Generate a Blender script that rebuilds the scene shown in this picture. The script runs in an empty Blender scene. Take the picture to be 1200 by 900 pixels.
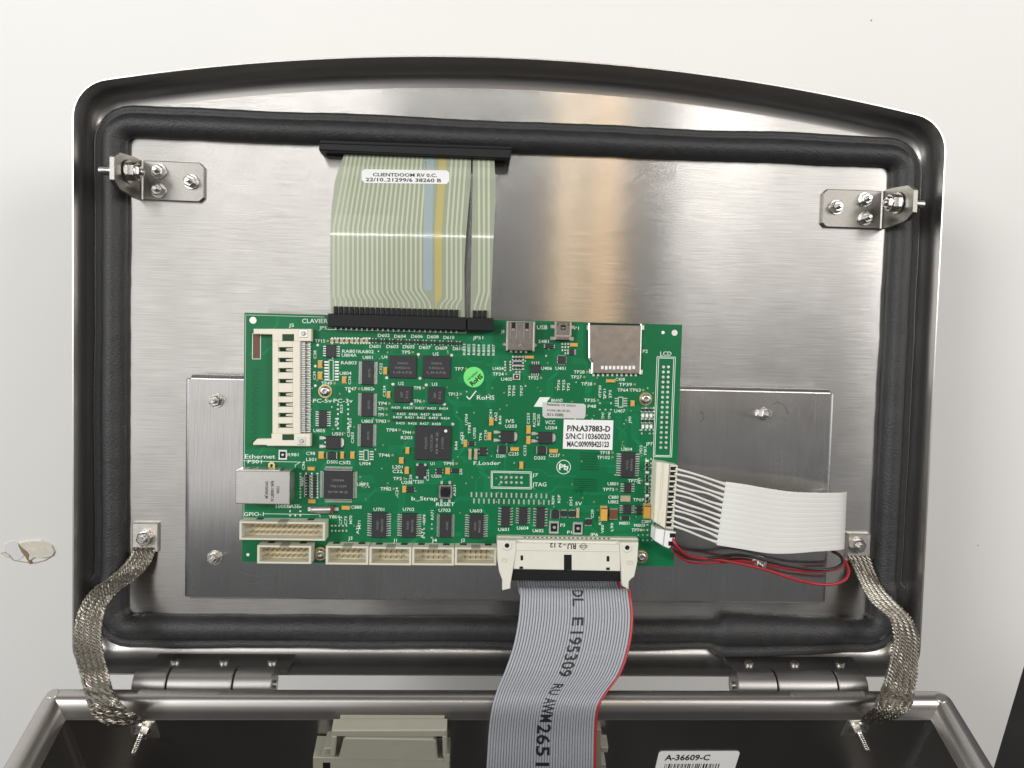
import bpy, bmesh, math, random
from mathutils import Matrix, Vector, Quaternion, noise
random.seed(7)
rad = math.radians
scn = bpy.context.scene
col = scn.collection

# ------------------------------------------------------------------ camera
# metres; X along the hinge, Y away from the viewer, Z up.  Builders below work in millimetres
# relative to the eye point; everything is written out as millimetres * 0.001 + EYE.
EYE = Vector((0.0, 0.0, 1.182))
CR = Vector((0.99831, -0.03418, 0.04709)).normalized()      # camera right
CF = Vector((0.05328, 0.86230, -0.50358)).normalized()      # camera forward
CU = CR.cross(CF).normalized()
F_PX = 900.0                                                # focal length for a 1200 px wide frame
cd = bpy.data.cameras.new('camera')
cd.sensor_width = 36.0; cd.lens = 36.0*F_PX/1200.0
cd.clip_start = 0.005; cd.clip_end = 50
cam = bpy.data.objects.new('camera', cd); col.objects.link(cam)
m = Matrix((CR, CU, -CF)).transposed().to_4x4(); m.translation = EYE
cam.matrix_world = m
scn.camera = cam

# ------------------------------------------------------------------ light
w = bpy.data.worlds.new('World'); scn.world = w; w.use_nodes = True
bg = w.node_tree.nodes['Background']
bg.inputs['Color'].default_value = (0.80, 0.82, 0.84, 1); bg.inputs['Strength'].default_value = 0.17

def area(name, loc, target, sx, sy, power, color=(1, 1, 1), spread=180):
    l = bpy.data.lights.new(name, 'AREA'); l.shape = 'RECTANGLE'; l.size = sx; l.size_y = sy
    l.energy = power; l.color = color; l.spread = rad(spread)
    o = bpy.data.objects.new(name, l); col.objects.link(o)
    o.location = loc
    o.rotation_euler = (Vector(target)-Vector(loc)).to_track_quat('-Z', 'Y').to_euler()
    return o
LT = Vector((0.02, 0.34, 0.98))      # centre of the lid
_n = Vector((0, -math.cos(0.4828), math.sin(0.4828))); _u = Vector((0, math.sin(0.4828), math.cos(0.4828)))
def facing(name, u0, u1, v0, v1, d, power, color):           # light panel added behind the viewer, parallel to the lid, to shape its reflections
    c = LT+_n*d+Vector(((u0+u1)/2, 0, 0))+_u*((v0+v1)/2)
    return area(name, c, c-_n, u1-u0, v1-v0, power, color)
area('ceiling_lamp', (-1.85, -1.35, 2.66), LT, 0.7, 0.7, 39, (0.99, 1.0, 0.985))
area('ceiling_lamp', (1.98, -1.30, 2.66), LT, 0.7, 0.7, 25, (1.0, 0.965, 0.94))
area('tube_lamp', (0.0, -0.68, 2.33), LT, 1.5, 0.014, 2.6, (1.0, 0.99, 0.97))
facing('reflection_panel', -1.75, -0.24, -0.41, 1.25, 1.5, 7.7, (1.0, 0.985, 0.965))  # added light for the broad bright reflection on the lid's left
facing('reflection_panel', 0.48, 1.50, 0.20, 1.25, 1.5, 5.6, (1.0, 0.975, 0.95))  # added light for the bright reflection on the lid's right
area('glint_panel', (2.0, -0.15, 1.55), LT, 0.8, 1.2, 7.0, (1.0, 0.97, 0.94))  # added light, no known window; puts glints on the right-hand steel bends
area('glint_panel', (-2.0, -0.15, 1.55), LT, 0.8, 1.2, 7.0, (0.98, 1.0, 0.99))  # added counterpart for glints on the left-hand bends
facing('warm_reflection_strip', 0.185, 0.235, -0.1, 1.2, 1.5, 0.29, (1.0, 0.74, 0.42))  # added strip light that makes a warm streak in the lid's reflection
facing('warm_reflection_strip', 0.275, 0.335, -0.1, 1.2, 1.5, 0.37, (1.0, 0.66, 0.32))  # second added strip, for the other warm streak

scn.view_settings.view_transform = 'Standard'
scn.view_settings.look = 'None'
scn.view_settings.exposure = 0.06
scn.view_settings.gamma = 1.0
scn.view_settings.use_curve_mapping = False
scn.render.engine = 'CYCLES'
scn.cycles.max_bounces = 8
scn.cycles.use_denoising = True

# ------------------------------------------------------------------ frames (millimetres, eye at origin)
TILT = 0.4828
LO = Vector((22.146, 341.526, -201.778))                    # centre of the lid panel
LR = Vector((1, 0, 0)); LU = Vector((0, math.sin(TILT), math.cos(TILT))); LN = Vector((0, -math.cos(TILT), math.sin(TILT)))
def ray(px, py): return CR*((px-600)/F_PX) + CU*((450-py)/F_PX) + CF
def on_plane(px, py, q, n):
    d = ray(px, py); return d*(q.dot(n)/d.dot(n))
def lp(px, py, w=0.0):                                      # photo measurement -> lid (u, v, w)
    P = on_plane(px, py, LO+LN*w, LN)-LO
    return Vector((P.dot(LR), P.dot(LU), w))
def lid_at(px, py, z):                                      # a point at distance z from the lens, in lid coordinates
    P = ray(px, py)*z-LO
    return Vector((P.dot(LR), P.dot(LU), P.dot(LN)))
def mm(v): return v*0.001+EYE
def frame(o, r, u, n):                                      # world matrix of a local frame given in mm
    M = Matrix((r, u, n)).transposed().to_4x4(); M.translation = mm(o); return M
BX, BY, BW = -130.983, 34.145, 22.0                         # circuit board: top left corner and height above the lid panel
BWID, BHEI = 212.0, 120.5
BC = Vector((BX+BWID/2, BY-BHEI/2, BW))                     # board origin (centre of its upper face)
def bp(px, py, h=0.0):
    p = lp(px, py, BW+h)
    return Vector((p.x-BC.x, p.y-BC.y, h))

# ------------------------------------------------------------------ mesh helpers
class MB:
    def __init__(s): s.v = []; s.f = []; s.M = None
    def add(s, vs, fs):
        b = len(s.v)
        for p in vs:
            p = Vector(p)
            s.v.append(s.M @ p if s.M else p)
        s.f += [tuple(i+b for i in f) for f in fs]
        return s
    def prism(s, poly, z0, z1, bev=0.0, base=True):
        n = len(poly); vs = [(p[0], p[1], z0) for p in poly]
        if bev > 0:
            vs += [(p[0], p[1], z1-bev) for p in poly]
            vs += [(p[0], p[1], z1) for p in inset(poly, bev)]
        else:
            vs += [(p[0], p[1], z1) for p in poly]
        k = len(vs)//n; fs = []
        for j in range(k-1):
            for i in range(n):
                a, b = j*n+i, j*n+(i+1) % n
                fs.append((a, b, b+n, a+n))
        fs.append(tuple(range((k-1)*n, k*n)))
        if base: fs.append(tuple(reversed(range(n))))
        return s.add(vs, fs)
    def box(s, x0, x1, y0, y1, z0, z1, bev=0.0):
        return s.prism([(x0, y0), (x1, y0), (x1, y1), (x0, y1)], z0, z1, bev)
    def cbox(s, c, sz, bev=0.0):
        return s.box(c[0]-sz[0]/2, c[0]+sz[0]/2, c[1]-sz[1]/2, c[1]+sz[1]/2, c[2], c[2]+sz[2], bev)
    def cyl(s, c, r, z0, z1, n=16, bev=0.0, ang=0.0):
        return s.prism([(c[0]+r*math.cos(ang+2*math.pi*i/n), c[1]+r*math.sin(ang+2*math.pi*i/n)) for i in range(n)], z0, z1, bev)
    def ring(s, c, r0, r1, z0, z1, n=20):
        vs = []; fs = []
        for i in range(n):
            a = 2*math.pi*i/n; ca, sa = math.cos(a), math.sin(a)
            vs += [(c[0]+r1*ca, c[1]+r1*sa, z0), (c[0]+r1*ca, c[1]+r1*sa, z1), (c[0]+r0*ca, c[1]+r0*sa, z1), (c[0]+r0*ca, c[1]+r0*sa, z0)]
        for i in range(n):
            a, b = 4*i, 4*((i+1) % n)
            for k in range(4): fs.append((a+k, b+k, b+(k+1) % 4, a+(k+1) % 4))
        return s.add(vs, fs)
    def tube(s, pts, r, n=6, caps=True, flat=1.0, nrm=None):
        pts = [Vector(p) for p in pts]; N = len(pts); vs = []; fs = []
        T = [(pts[min(i+1, N-1)]-pts[max(i-1, 0)]).normalized() for i in range(N)]
        ref = Vector((0, 0, 1)) if abs(T[0].z) < .9 else Vector((1, 0, 0))
        A = T[0].cross(ref).normalized()
        for i in range(N):
            if nrm: A = nrm[i].cross(T[i]).normalized()
            else:
                A = (A-T[i]*A.dot(T[i])).normalized()
            B = T[i].cross(A)
            rr = r[i] if isinstance(r, (list, tuple)) else r
            for k in range(n):
                a = 2*math.pi*k/n
                vs.append(pts[i]+A*(rr*math.cos(a))+B*(rr*flat*math.sin(a)))
        for i in range(N-1):
            for k in range(n):
                a, b = i*n+k, i*n+(k+1) % n
                fs.append((a, b, b+n, a+n))
        if caps: fs += [tuple(reversed(range(n))), tuple(range((N-1)*n, N*n))]
        return s.add(vs, fs)
    def grid(s, rows, closed=False):                         # rows of equal length
        n = len(rows[0]); vs = [p for r in rows for p in r]; fs = []
        for j in range(len(rows)-1):
            for i in range(n if closed else n-1):
                a, b = j*n+i, j*n+(i+1) % n
                fs.append((a, b, b+n, a+n))
        return s.add(vs, fs)
    def build(s, name, mat, parent=None, smooth=0.0, fix=True, loc=None):
        me = bpy.data.meshes.new(name)
        me.from_pydata([(p[0]*.001, p[1]*.001, p[2]*.001) for p in s.v], [], s.f)
        if fix:
            b = bmesh.new(); b.from_mesh(me); bmesh.ops.recalc_face_normals(b, faces=b.faces); b.to_mesh(me); b.free()
        if smooth:
            me.polygons.foreach_set('use_smooth', [True]*len(me.polygons))
            me.set_sharp_from_angle(angle=rad(smooth))
        me.materials.append(mat)
        o = bpy.data.objects.new(name, me); col.objects.link(o)
        if parent: o.parent = parent
        if loc is not None: o.location = Vector(loc)*.001
        return o

def inset(poly, d):                                          # inward offset of a CCW or CW polygon
    n = len(poly); P = [Vector((p[0], p[1])) for p in poly]
    ar = sum(P[i].x*P[(i+1) % n].y-P[(i+1) % n].x*P[i].y for i in range(n)); sg = 1 if ar > 0 else -1
    out = []
    for i in range(n):
        a = (P[i]-P[i-1]).normalized(); b = (P[(i+1) % n]-P[i]).normalized()
        na = Vector((-a.y, a.x))*sg; nb = Vector((-b.y, b.x))*sg
        k = na+nb; l2 = k.length_squared
        k = k*(2/l2) if l2 > .15 else na*1.2
        out.append(P[i]+k*d)
    return out
def rrect(x0, x1, y0, y1, r, n=6):
    out = []
    for cx, cy, a0 in ((x1-r, y0+r, -90), (x1-r, y1-r, 0), (x0+r, y1-r, 90), (x0+r, y0+r, 180)):
        for i in range(n+1):
            a = rad(a0+90*i/n); out.append((cx+r*math.cos(a), cy+r*math.sin(a)))
    return out
def spline(pts, n):                                          # Catmull-Rom through the points, n samples
    P = [Vector(p) for p in pts]; out = []
    m = len(P)-1
    for k in range(n):
        t = k/(n-1)*m; i = min(int(t), m-1); t -= i
        p0 = P[i-1] if i > 0 else P[0]*2-P[1]
        p3 = P[i+2] if i+2 <= m else P[m]*2-P[m-1]
        p1, p2 = P[i], P[i+1]
        out.append(.5*((2*p1)+(p2-p0)*t+(2*p0-5*p1+4*p2-p3)*t*t+(3*p1-p0-3*p2+p3)*t*t*t))
    return out
def thing(name, label, cat, M, group=None):
    o = bpy.data.objects.new(name, None); col.objects.link(o); o.matrix_world = M
    o.empty_display_size = .01
    o['label'] = label; o['category'] = cat
    if group: o['group'] = group
    return o
def copy_part(o, loc, parent=None, rotz=None):
    c = o.copy(); col.objects.link(c); c.parent = parent or o.parent
    c.location = Vector(loc)*.001
    if rotz is not None: c.rotation_euler = (0, 0, rotz)
    return c

# text as flat mesh outlines (cached per string)
_tc = {}
def text_geo(s, bold=0.0):
    k = (s, bold)
    if k not in _tc:
        c = bpy.data.curves.new('t', 'FONT'); c.body = s; c.resolution_u = 2; c.offset = bold
        o = bpy.data.objects.new('t', c); col.objects.link(o)
        dg = bpy.context.evaluated_depsgraph_get()
        me = bpy.data.meshes.new_from_object(o.evaluated_get(dg))
        vs = [v.co.copy() for v in me.vertices]; fs = [tuple(p.vertices) for p in me.polygons]
        bpy.data.objects.remove(o); bpy.data.curves.remove(c); bpy.data.meshes.remove(me)
        x0 = min(v.x for v in vs); x1 = max(v.x for v in vs)
        _tc[k] = ([Vector(((v.x-x0)/(x1-x0), v.y/.72, 0)) for v in vs], fs)
    return _tc[k]
def put_text(mb, s, org, ex, ey, bold=0.0):
    """write s: its width spans vector ex, its capital height spans ey, lower left at org"""
    vs, fs = text_geo(s, bold); org, ex, ey = Vector(org), Vector(ex), Vector(ey)
    mb.add([org+ex*v.x+ey*v.y for v in vs], fs)

# ------------------------------------------------------------------ materials
def new_mat(name):
    m = bpy.data.materials.new(name); m.use_nodes = True
    nt = m.node_tree; return m, nt, nt.nodes['Principled BSDF']
def N(nt, t, **kw):
    n = nt.nodes.new(t)
    for k, v in kw.items(): setattr(n, k, v)
    return n
def mat(name, c, rough=.5, metal=0.0, var=.12, scale=300.0, bump=0.0, bscale=None, spec=None, coat=0.0, stretch=(1, 1, 1), rvar=.08, alpha=None):
    m, nt, b = new_mat(name); L = nt.links
    tc = N(nt, 'ShaderNodeTexCoord'); mp = N(nt, 'ShaderNodeMapping'); mp.inputs['Scale'].default_value = stretch
    L.new(tc.outputs['Object'], mp.inputs['Vector'])
    no = N(nt, 'ShaderNodeTexNoise'); no.inputs['Scale'].default_value = scale; no.inputs['Detail'].default_value = 5
    L.new(mp.outputs['Vector'], no.inputs['Vector'])
    mx = N(nt, 'ShaderNodeMix', data_type='RGBA')
    mx.inputs[6].default_value = tuple(x*(1-var) for x in c)+(1,); mx.inputs[7].default_value = tuple(min(1, x*(1+var)) for x in c)+(1,)
    L.new(no.outputs['Fac'], mx.inputs[0]); L.new(mx.outputs[2], b.inputs['Base Color'])
    mr = N(nt, 'ShaderNodeMapRange'); mr.inputs['To Min'].default_value = max(0, rough-rvar); mr.inputs['To Max'].default_value = min(1, rough+rvar)
    L.new(no.outputs['Fac'], mr.inputs['Value']); L.new(mr.outputs['Result'], b.inputs['Roughness'])
    b.inputs['Metallic'].default_value = metal
    if spec is not None: b.inputs['Specular IOR Level'].default_value = spec
    if coat: b.inputs['Coat Weight'].default_value = coat; b.inputs['Coat Roughness'].default_value = .12
    if alpha is not None: b.inputs['Alpha'].default_value = alpha
    if bump:
        n2 = N(nt, 'ShaderNodeTexNoise'); n2.inputs['Scale'].default_value = bscale or scale*2; n2.inputs['Detail'].default_value = 4
        L.new(mp.outputs['Vector'], n2.inputs['Vector'])
        bu = N(nt, 'ShaderNodeBump'); bu.inputs['Strength'].default_value = bump; bu.inputs['Distance'].default_value = .0004
        L.new(n2.outputs['Fac'], bu.inputs['Height']); L.new(bu.outputs['Normal'], b.inputs['Normal'])
    return m
def brushed(name, c, rough, axis, aniso=.85, line=.16, fine=2600.0, blot=.15, bump=.12):
    """brushed stainless steel, grain along the given local axis"""
    m, nt, b = new_mat(name); L = nt.links
    tc = N(nt, 'ShaderNodeTexCoord'); mp = N(nt, 'ShaderNodeMapping')
    s = [1.0, 1.0, 1.0]; s[axis] = .018
    mp.inputs['Scale'].default_value = s
    L.new(tc.outputs['Object'], mp.inputs['Vector'])
    n1 = N(nt, 'ShaderNodeTexNoise'); n1.inputs['Scale'].default_value = fine; n1.inputs['Detail'].default_value = 3
    L.new(mp.outputs['Vector'], n1.inputs['Vector'])
    n2 = N(nt, 'ShaderNodeTexNoise'); n2.inputs['Scale'].default_value = 45; n2.inputs['Detail'].default_value = 6
    L.new(tc.outputs['Object'], n2.inputs['Vector'])
    mx = N(nt, 'ShaderNodeMix', data_type='RGBA')
    mx.inputs[6].default_value = tuple(x*(1-line) for x in c)+(1,); mx.inputs[7].default_value = tuple(min(1, x*(1+line)) for x in c)+(1,)
    L.new(n1.outputs['Fac'], mx.inputs[0])
    mu = N(nt, 'ShaderNodeMix', data_type='RGBA', blend_type='MULTIPLY'); mu.inputs[0].default_value = 1
    cr = N(nt, 'ShaderNodeMapRange'); cr.inputs['To Min'].default_value = 1-blot; cr.inputs['To Max'].default_value = 1+blot
    L.new(n2.outputs['Fac'], cr.inputs['Value']); L.new(mx.outputs[2], mu.inputs[6]); L.new(cr.outputs['Result'], mu.inputs[7])
    L.new(mu.outputs[2], b.inputs['Base Color'])
    mr = N(nt, 'ShaderNodeMapRange'); mr.inputs['To Min'].default_value = rough-.012; mr.inputs['To Max'].default_value = rough+.015
    L.new(n2.outputs['Fac'], mr.inputs['Value']); L.new(mr.outputs['Result'], b.inputs['Roughness'])
    b.inputs['Metallic'].default_value = 1; b.inputs['Anisotropic'].default_value = aniso
    t = [0.0, 0.0, 0.0]; t[axis] = 1.0
    cx = N(nt, 'ShaderNodeCombineXYZ')
    for i in range(3): cx.inputs[i].default_value = t[i]
    vt = N(nt, 'ShaderNodeVectorTransform', vector_type='VECTOR', convert_from='OBJECT', convert_to='WORLD')
    L.new(cx.outputs[0], vt.inputs[0]); L.new(vt.outputs[0], b.inputs['Tangent'])
    b.inputs['Anisotropic Rotation'].default_value = ANISO_ROT
    bu = N(nt, 'ShaderNodeBump'); bu.inputs['Strength'].default_value = bump; bu.inputs['Distance'].default_value = .00008
    L.new(n1.outputs['Fac'], bu.inputs['Height']); L.new(bu.outputs['Normal'], b.inputs['Normal'])
    return m
ANISO_ROT = 0.25
M = {}
M['lid'] = brushed('brushed_lid_steel', (.57, .55, .525), .205, 0, aniso=.98, line=.26)
M['tray'] = brushed('brushed_tray_steel', (.58, .565, .55), .27, 1, aniso=.95, line=.2)
M['rim'] = brushed('rim_steel', (.50, .48, .46), .30, 0, aniso=.2, line=.05, fine=900, blot=.05, bump=.0)
M['boxsteel'] = brushed('box_steel', (.44, .42, .40), .30, 0, aniso=.3, line=.06, fine=900, blot=.06, bump=.0)
M['hinge'] = brushed('hinge_steel', (.40, .385, .37), .36, 0, aniso=.3, line=.08, fine=1200, bump=.03)
M['bracket'] = mat('bracket_steel', (.25, .24, .222), .42, 1, .22, 500, .15, 1500)
M['nut'] = mat('nut_steel', (.60, .58, .55), .26, 1, .15, 900)
M['lug'] = mat('tinned_lug', (.66, .63, .57), .38, 1, .15, 700, .15)
M['braid'] = mat('braided_copper_tin', (.30, .275, .235), .40, 1, .35, 900)
M['rubber'] = mat('gasket_rubber', (.024, .024, .025), .48, 0, .45, 260, .9, 1100, spec=.5)
M['wall'] = mat('white_wall_paint', (.86, .85, .825), .55, 0, .025, 5, .16, 700)
M['chip'] = mat('torn_paper', (.76, .72, .62), .8, 0, .2, 300, .4)
M['chip_dark'] = mat('torn_edge', (.30, .22, .12), .9, 0, .4, 400, .4)
M['floor'] = mat('dark_floor', (.035, .033, .032), .6, 0, .5, 9, .2, 60)
M['bench'] = mat('bench_laminate', (.70, .69, .67), .5, 0, .03, 30)
M['mask'] = mat('solder_mask', (.002, .135, .046), .38, 0, .14, 30, .05, 400, spec=.32)
M['mask_lo'] = mat('solder_mask_trace', (.006, .195, .075), .38, 0, .10, 30, spec=.32)
M['mask_dk'] = mat('solder_mask_plane', (.002, .085, .030), .38, 0, .10, 30, spec=.32)
M['fr4'] = mat('board_edge', (.10, .16, .06), .6, 0, .2, 300)
M['silk'] = mat('silkscreen_ink', (.74, .80, .74), .6, 0, .05, 300)
M['epoxy'] = mat('chip_epoxy', (.022, .021, .024), .48, 0, .25, 700, .15, 2500)
M['mark'] = mat('laser_mark', (.16, .16, .165), .6, 0, .1, 500)
M['lead'] = mat('tinned_leads', (.78, .77, .74), .42, 1, .12, 900)
M['solder'] = mat('solder', (.86, .85, .80), .40, 1, .10, 900)
M['gold'] = mat('gold_pins', (.76, .60, .30), .30, 1, .15, 900)
M['ivory'] = mat('ivory_plastic', (.74, .70, .58), .48, 0, .06, 200, .05)
M['idc'] = mat('header_plastic', (.62, .60, .49), .45, 0, .07, 200, .05)
M['idc_w'] = mat('white_header_plastic', (.68, .66, .58), .45, 0, .05, 200, .05)
M['beige'] = mat('beige_plug_plastic', (.30, .29, .235), .5, 0, .06, 200, .05)
M['slot'] = mat('slot_interior', (.012, .05, .02), .7, 0, .2, 200)
M['black'] = mat('black_plastic', (.008, .008, .009), .5, 0, .2, 500, .1, spec=.3)
M['tant'] = mat('tantalum_yellow', (.62, .34, .06), .45, 0, .15, 700)
M['ceramic'] = mat('ceramic_tan', (.42, .34, .20), .5, 0, .2, 700)
M['brown'] = mat('brown_resin', (.14, .055, .025), .5, 0, .2, 500)
M['shell'] = mat('shield_steel', (.62, .60, .58), .30, 1, .08, 300, .05, 900)
M['card'] = mat('card_shell_steel', (.40, .36, .33), .34, 1, .08, 300, .05, 900)
M['shell_dk'] = mat('shield_inside', (.26, .24, .22), .4, 1, .2, 500)
M['paper'] = mat('label_paper', (.80, .80, .79), .6, 0, .02, 200)
M['silver_paper'] = mat('silver_label', (.56, .55, .53), .45, 0, .05, 200)
M['ink'] = mat('print_ink', (.012, .012, .014), .6, 0, .1, 500)
M['green_paper'] = mat('green_sticker', (.16, .72, .18), .5, 0, .04, 300)
M['ribbon'] = mat('grey_ribbon_pvc', (.34, .35, .38), .36, 0, .05, 300)
M['ribbon_red'] = mat('red_ribbon_pvc', (.42, .03, .03), .38, 0, .1, 300)
M['white_pvc'] = mat('white_pvc', (.66, .65, .62), .38, 0, .03, 300)
M['red_pvc'] = mat('red_pvc', (.33, .012, .02), .35, 0, .1, 300)
M['black_pvc'] = mat('black_pvc', (.014, .013, .013), .35, 0, .2, 300)
def film(name, c, alpha, rough=.16):
    m = mat(name, c, rough, 0, .05, 60, rvar=.03, alpha=alpha, spec=.6); return m
M['film'] = film("keypad_film", (.35, .385, .29), .90, .07)
M['trace'] = film('silver_trace', (.52, .56, .41), .96, .10)
M['trace_b'] = film('blue_trace', (.34, .41, .42), .96, .10)
M['trace_y'] = film('yellow_trace', (.48, .42, .17), .96, .10)

# ------------------------------------------------------------------ setting
LEAN = rad(12)
WO = Vector((0, 505, -60)); WU = Vector((0, math.sin(LEAN), math.cos(LEAN))); WN = Vector((0, -math.cos(LEAN), math.sin(LEAN)))
def wallp(px, py, h=0):
    P = on_plane(px, py, WO+WN*h, WN)-WO
    return Vector((P.x, P.dot(WU), h))
wall = MB().box(-2200, 458.3, -1155, 1500, -30, 0).build('wall', M['wall'])
wall.matrix_world = frame(WO, LR, WU, WN); wall['kind'] = 'structure'
# chipped patch in the paint: bare edge, curled flap and tear lines
c0 = wallp(35, 646)
def blob(cx, cy, rx, ry, n, seed, amp=.18):
    return [(cx+rx*math.cos(2*math.pi*i/n)*(1+amp*noise.noise((math.cos(6.28*i/n)*1.7, math.sin(6.28*i/n)*1.7, seed))),
             cy+ry*math.sin(2*math.pi*i/n)*(1+amp*noise.noise((math.cos(6.28*i/n)*1.7+9, math.sin(6.28*i/n)*1.7, seed)))) for i in range(n)]
PX = (wallp(45, 646)-c0).x/10
chip = MB().prism([(c0.x+dx*PX, c0.y-dy*PX) for dx, dy in [(-11, -12), (2, -15), (17, -16), (28, -9), (30, 0), (26, 6), (14, 9), (5, 8), (-3, 14), (-6, 6), (-9, -2)]], .05, 1.1, .5).build('paint_flake', M['chip'], wall)
MB().prism([(c0.x+dx*PX, c0.y-dy*PX) for dx, dy in [(-11, -12), (-7, -6), (-2, -1), (0, 4), (-2, 9), (1, 15), (-2, 17), (-5, 8), (-9, 0), (-11, -7)]], .1, 1.4, .4).build('torn_edge', M['chip_dark'], wall)
MB().tube([(c0.x+dx*PX, c0.y-dy*PX, .6) for dx, dy in [(2, -3), (10, -5), (18, -4), (27, -5)]], .28, 5).build('tear_line', M['chip_dark'], wall)
MB().prism(blob(c0.x-18*PX, c0.y+1*PX, 13*PX, 13*PX, 18, 5.2), .02, .3, .15).build('paint_flake', M['paper'], wall)
MB().tube([(c0.x+dx*PX, c0.y-dy*PX, .5) for dx, dy in [(-34, 3), (-28, 1), (-24, 6), (-21, 12), (-12, 14), (2, 16), (16, 12), (28, 4)]], .22, 5).build('tear_line', M['chip_dark'], wall)
MB().prism(blob(c0.x-28*PX, c0.y-5*PX, 5*PX, 3.5*PX, 12, 1.2, .5), .2, .6, .2).build('torn_edge', M['chip'], wall)
for px, py, r in ((1021, 24, .5), (1146, 639, .45)):
    p = wallp(px, py); MB().cyl(p, r, 0, .15, 8).build('speck', M['chip_dark'], wall)

fl = MB().box(-6000, 6000, -6000, 6000, -20, 0).build('floor', M['floor'])
fl['kind'] = 'structure'

BOXTOP, BXL, BXR, BYB = -311.95, -193.27, 238.73, 244.12     # rim plane of the box
BDEP, BLEN = 118.0, 262.0
bench = thing('work_bench', 'pale laminate bench top with steel legs standing under the steel enclosure', 'bench', Matrix.Translation(mm(Vector((22, 110, BOXTOP-BDEP)))))
MB().box(-190, 190, -120, 128, -28, 0, 1.5).build('bench_top', M['bench'], bench)
leg = MB().box(-15, 15, -15, 15, -752+.4, -28).build('leg', M['bracket'], bench, loc=(-170, -100, 0))
for x, y in ((170, -100), (-170, 60), (170, 60)): copy_part(leg, (x, y, 0))

# ------------------------------------------------------------------ lid
lid = thing('enclosure_cover', 'open stainless steel enclosure lid with arched top edge and black rubber gasket', 'enclosure lid', frame(LO, LR, LU, LN))
def lid_outline():
    out = []
    R0 = 1056.7; cy = 161.6-R0; UL = 213.6; VB = -144.6; rc = 14
    # bottom corners
    for cx, sy, a0 in ((UL-rc, VB+rc, -90),):
        for i in range(9): a = rad(a0+90*i/8); out.append((cx+rc*math.cos(a), sy+rc*math.sin(a)))
    # top right corner, radius 20, tangent to the arc
    r = 19; d = R0-r
    ux = UL-r; uy = cy+math.sqrt(d*d-ux*ux); aend = math.atan2(uy-cy, ux)
    for i in range(11): a = aend*i/10; out.append((ux+r*math.cos(a), uy+r*math.sin(a)))
    for i in range(1, 60): a = aend+(math.pi-2*aend)*i/60; out.append((R0*math.cos(a), cy+R0*math.sin(a)))
    for i in range(11): a = math.pi-aend+aend*i/10; out.append((-ux+r*math.cos(a), uy+r*math.sin(a)))
    for i in range(9): a = rad(180+90*i/8); out.append((-UL+rc+rc*math.cos(a), VB+rc+rc*math.sin(a)))
    return out
OUT = lid_outline()
def sweep_closed(poly, prof, wob=None):
    n = len(poly); P = [Vector(p) for p in poly]; rows = []
    for i in range(n):
        t = (P[(i+1) % n]-P[i-1]).normalized(); nn = Vector((-t.y, t.x))
        rows.append([(P[i].x+nn.x*d, P[i].y+nn.y*d, h) for d, h in (wob(i, P[i], prof) if wob else prof)])
    rows.append(rows[0]); return rows
prof = [(0, -8), (0, 16.7), (.15, 17), (.75, 17), (.95, 16.7), (1.6, 8), (2.6, 5), (4.0, 2.6), (6.2, 1.0), (9, .15), (10, 0)]
MB().grid(sweep_closed(OUT, prof)).build('rim', M['rim'], lid, 50)
pn = len(OUT)
pp = sweep_closed(OUT, [(9.9, 0)])[:-1]
MB().add([p[0] for p in pp], [tuple(range(pn))]).build('panel', M['lid'], lid)
bk = sweep_closed(OUT, [(.2, -8)])[:-1]
MB().add([p[0] for p in bk], [tuple(range(pn))]).build('front_sheet', M['rim'], lid)

# gasket: foam rubber strip glued round the panel, ends overlapping near one hinge
def gpath():
    pts = rrect(-194.7, 194.7, -120, 120, 3.5, 6)
    out = []
    for i in range(len(pts)):
        a, b = Vector(pts[i]), Vector(pts[(i+1) % len(pts)]); k = max(1, int((b-a).length/2.2))
        out += [a.lerp(b, j/k) for j in range(k)]
    return out
GP = gpath()
gprof = [(.2, .02), (-.3, 1.5), (0, 3.4), (.9, 5.3), (2.4, 6.9), (4.4, 7.9), (6.6, 8.0), (8.4, 7.3), (9.8, 6.0), (10.5, 4.9), (11.1, 4.6), (12.2, 5.1), (13.4, 5.2), (14.4, 4.5), (15.0, 3.0), (15.2, .02)]
def gwob(i, P, prof):
    k = noise.noise((P.x*.035, P.y*.035, 3.1))*.7+noise.noise((P.x*.16, P.y*.16, 1.7))*.35
    f = 1+.05*noise.noise((P.x*.02, P.y*.02, 8.8))
    sc = 1.0
    if P.y < -100:
        f *= 1.1
        if P.x > 108:                                        # the overlapping, thicker end
            e = min(1, (P.x-108)/7); sc = 1+.46*math.sin(e*math.pi/2)*(1-.8*min(1, (P.x-125)/55) if P.x > 125 else 1)
            if P.x < 108+3: k -= 1.2                         # pinched joint
    return [(-(7.6+(d-7.6)*sc)*f+k*(.6 if 0 < j < 15 else .2), h*(1+.06*k)*(1+(sc-1)*.9)) for j, (d, h) in enumerate(prof)]
MB().grid(sweep_closed(GP, gprof, gwob)).build('gasket', M['rubber'], lid, 75)
_e = lp(888, 752, 8)
ge = MB(); rows = []
for j in range(7):
    a = -math.pi/2+math.pi*j/6*.98; rr = 11.0*math.cos(a*.9)+.4; x = 6*math.sin(a)
    rows.append([(x+4*math.cos(2*math.pi*k/20)*0, rr*.92*math.cos(2*math.pi*k/20), max(.05, 1.5+rr*.78*math.sin(2*math.pi*k/20))) for k in range(20)])
ge.grid(rows, True).add([rows[0][k] for k in range(20)], [tuple(range(20))])


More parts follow.
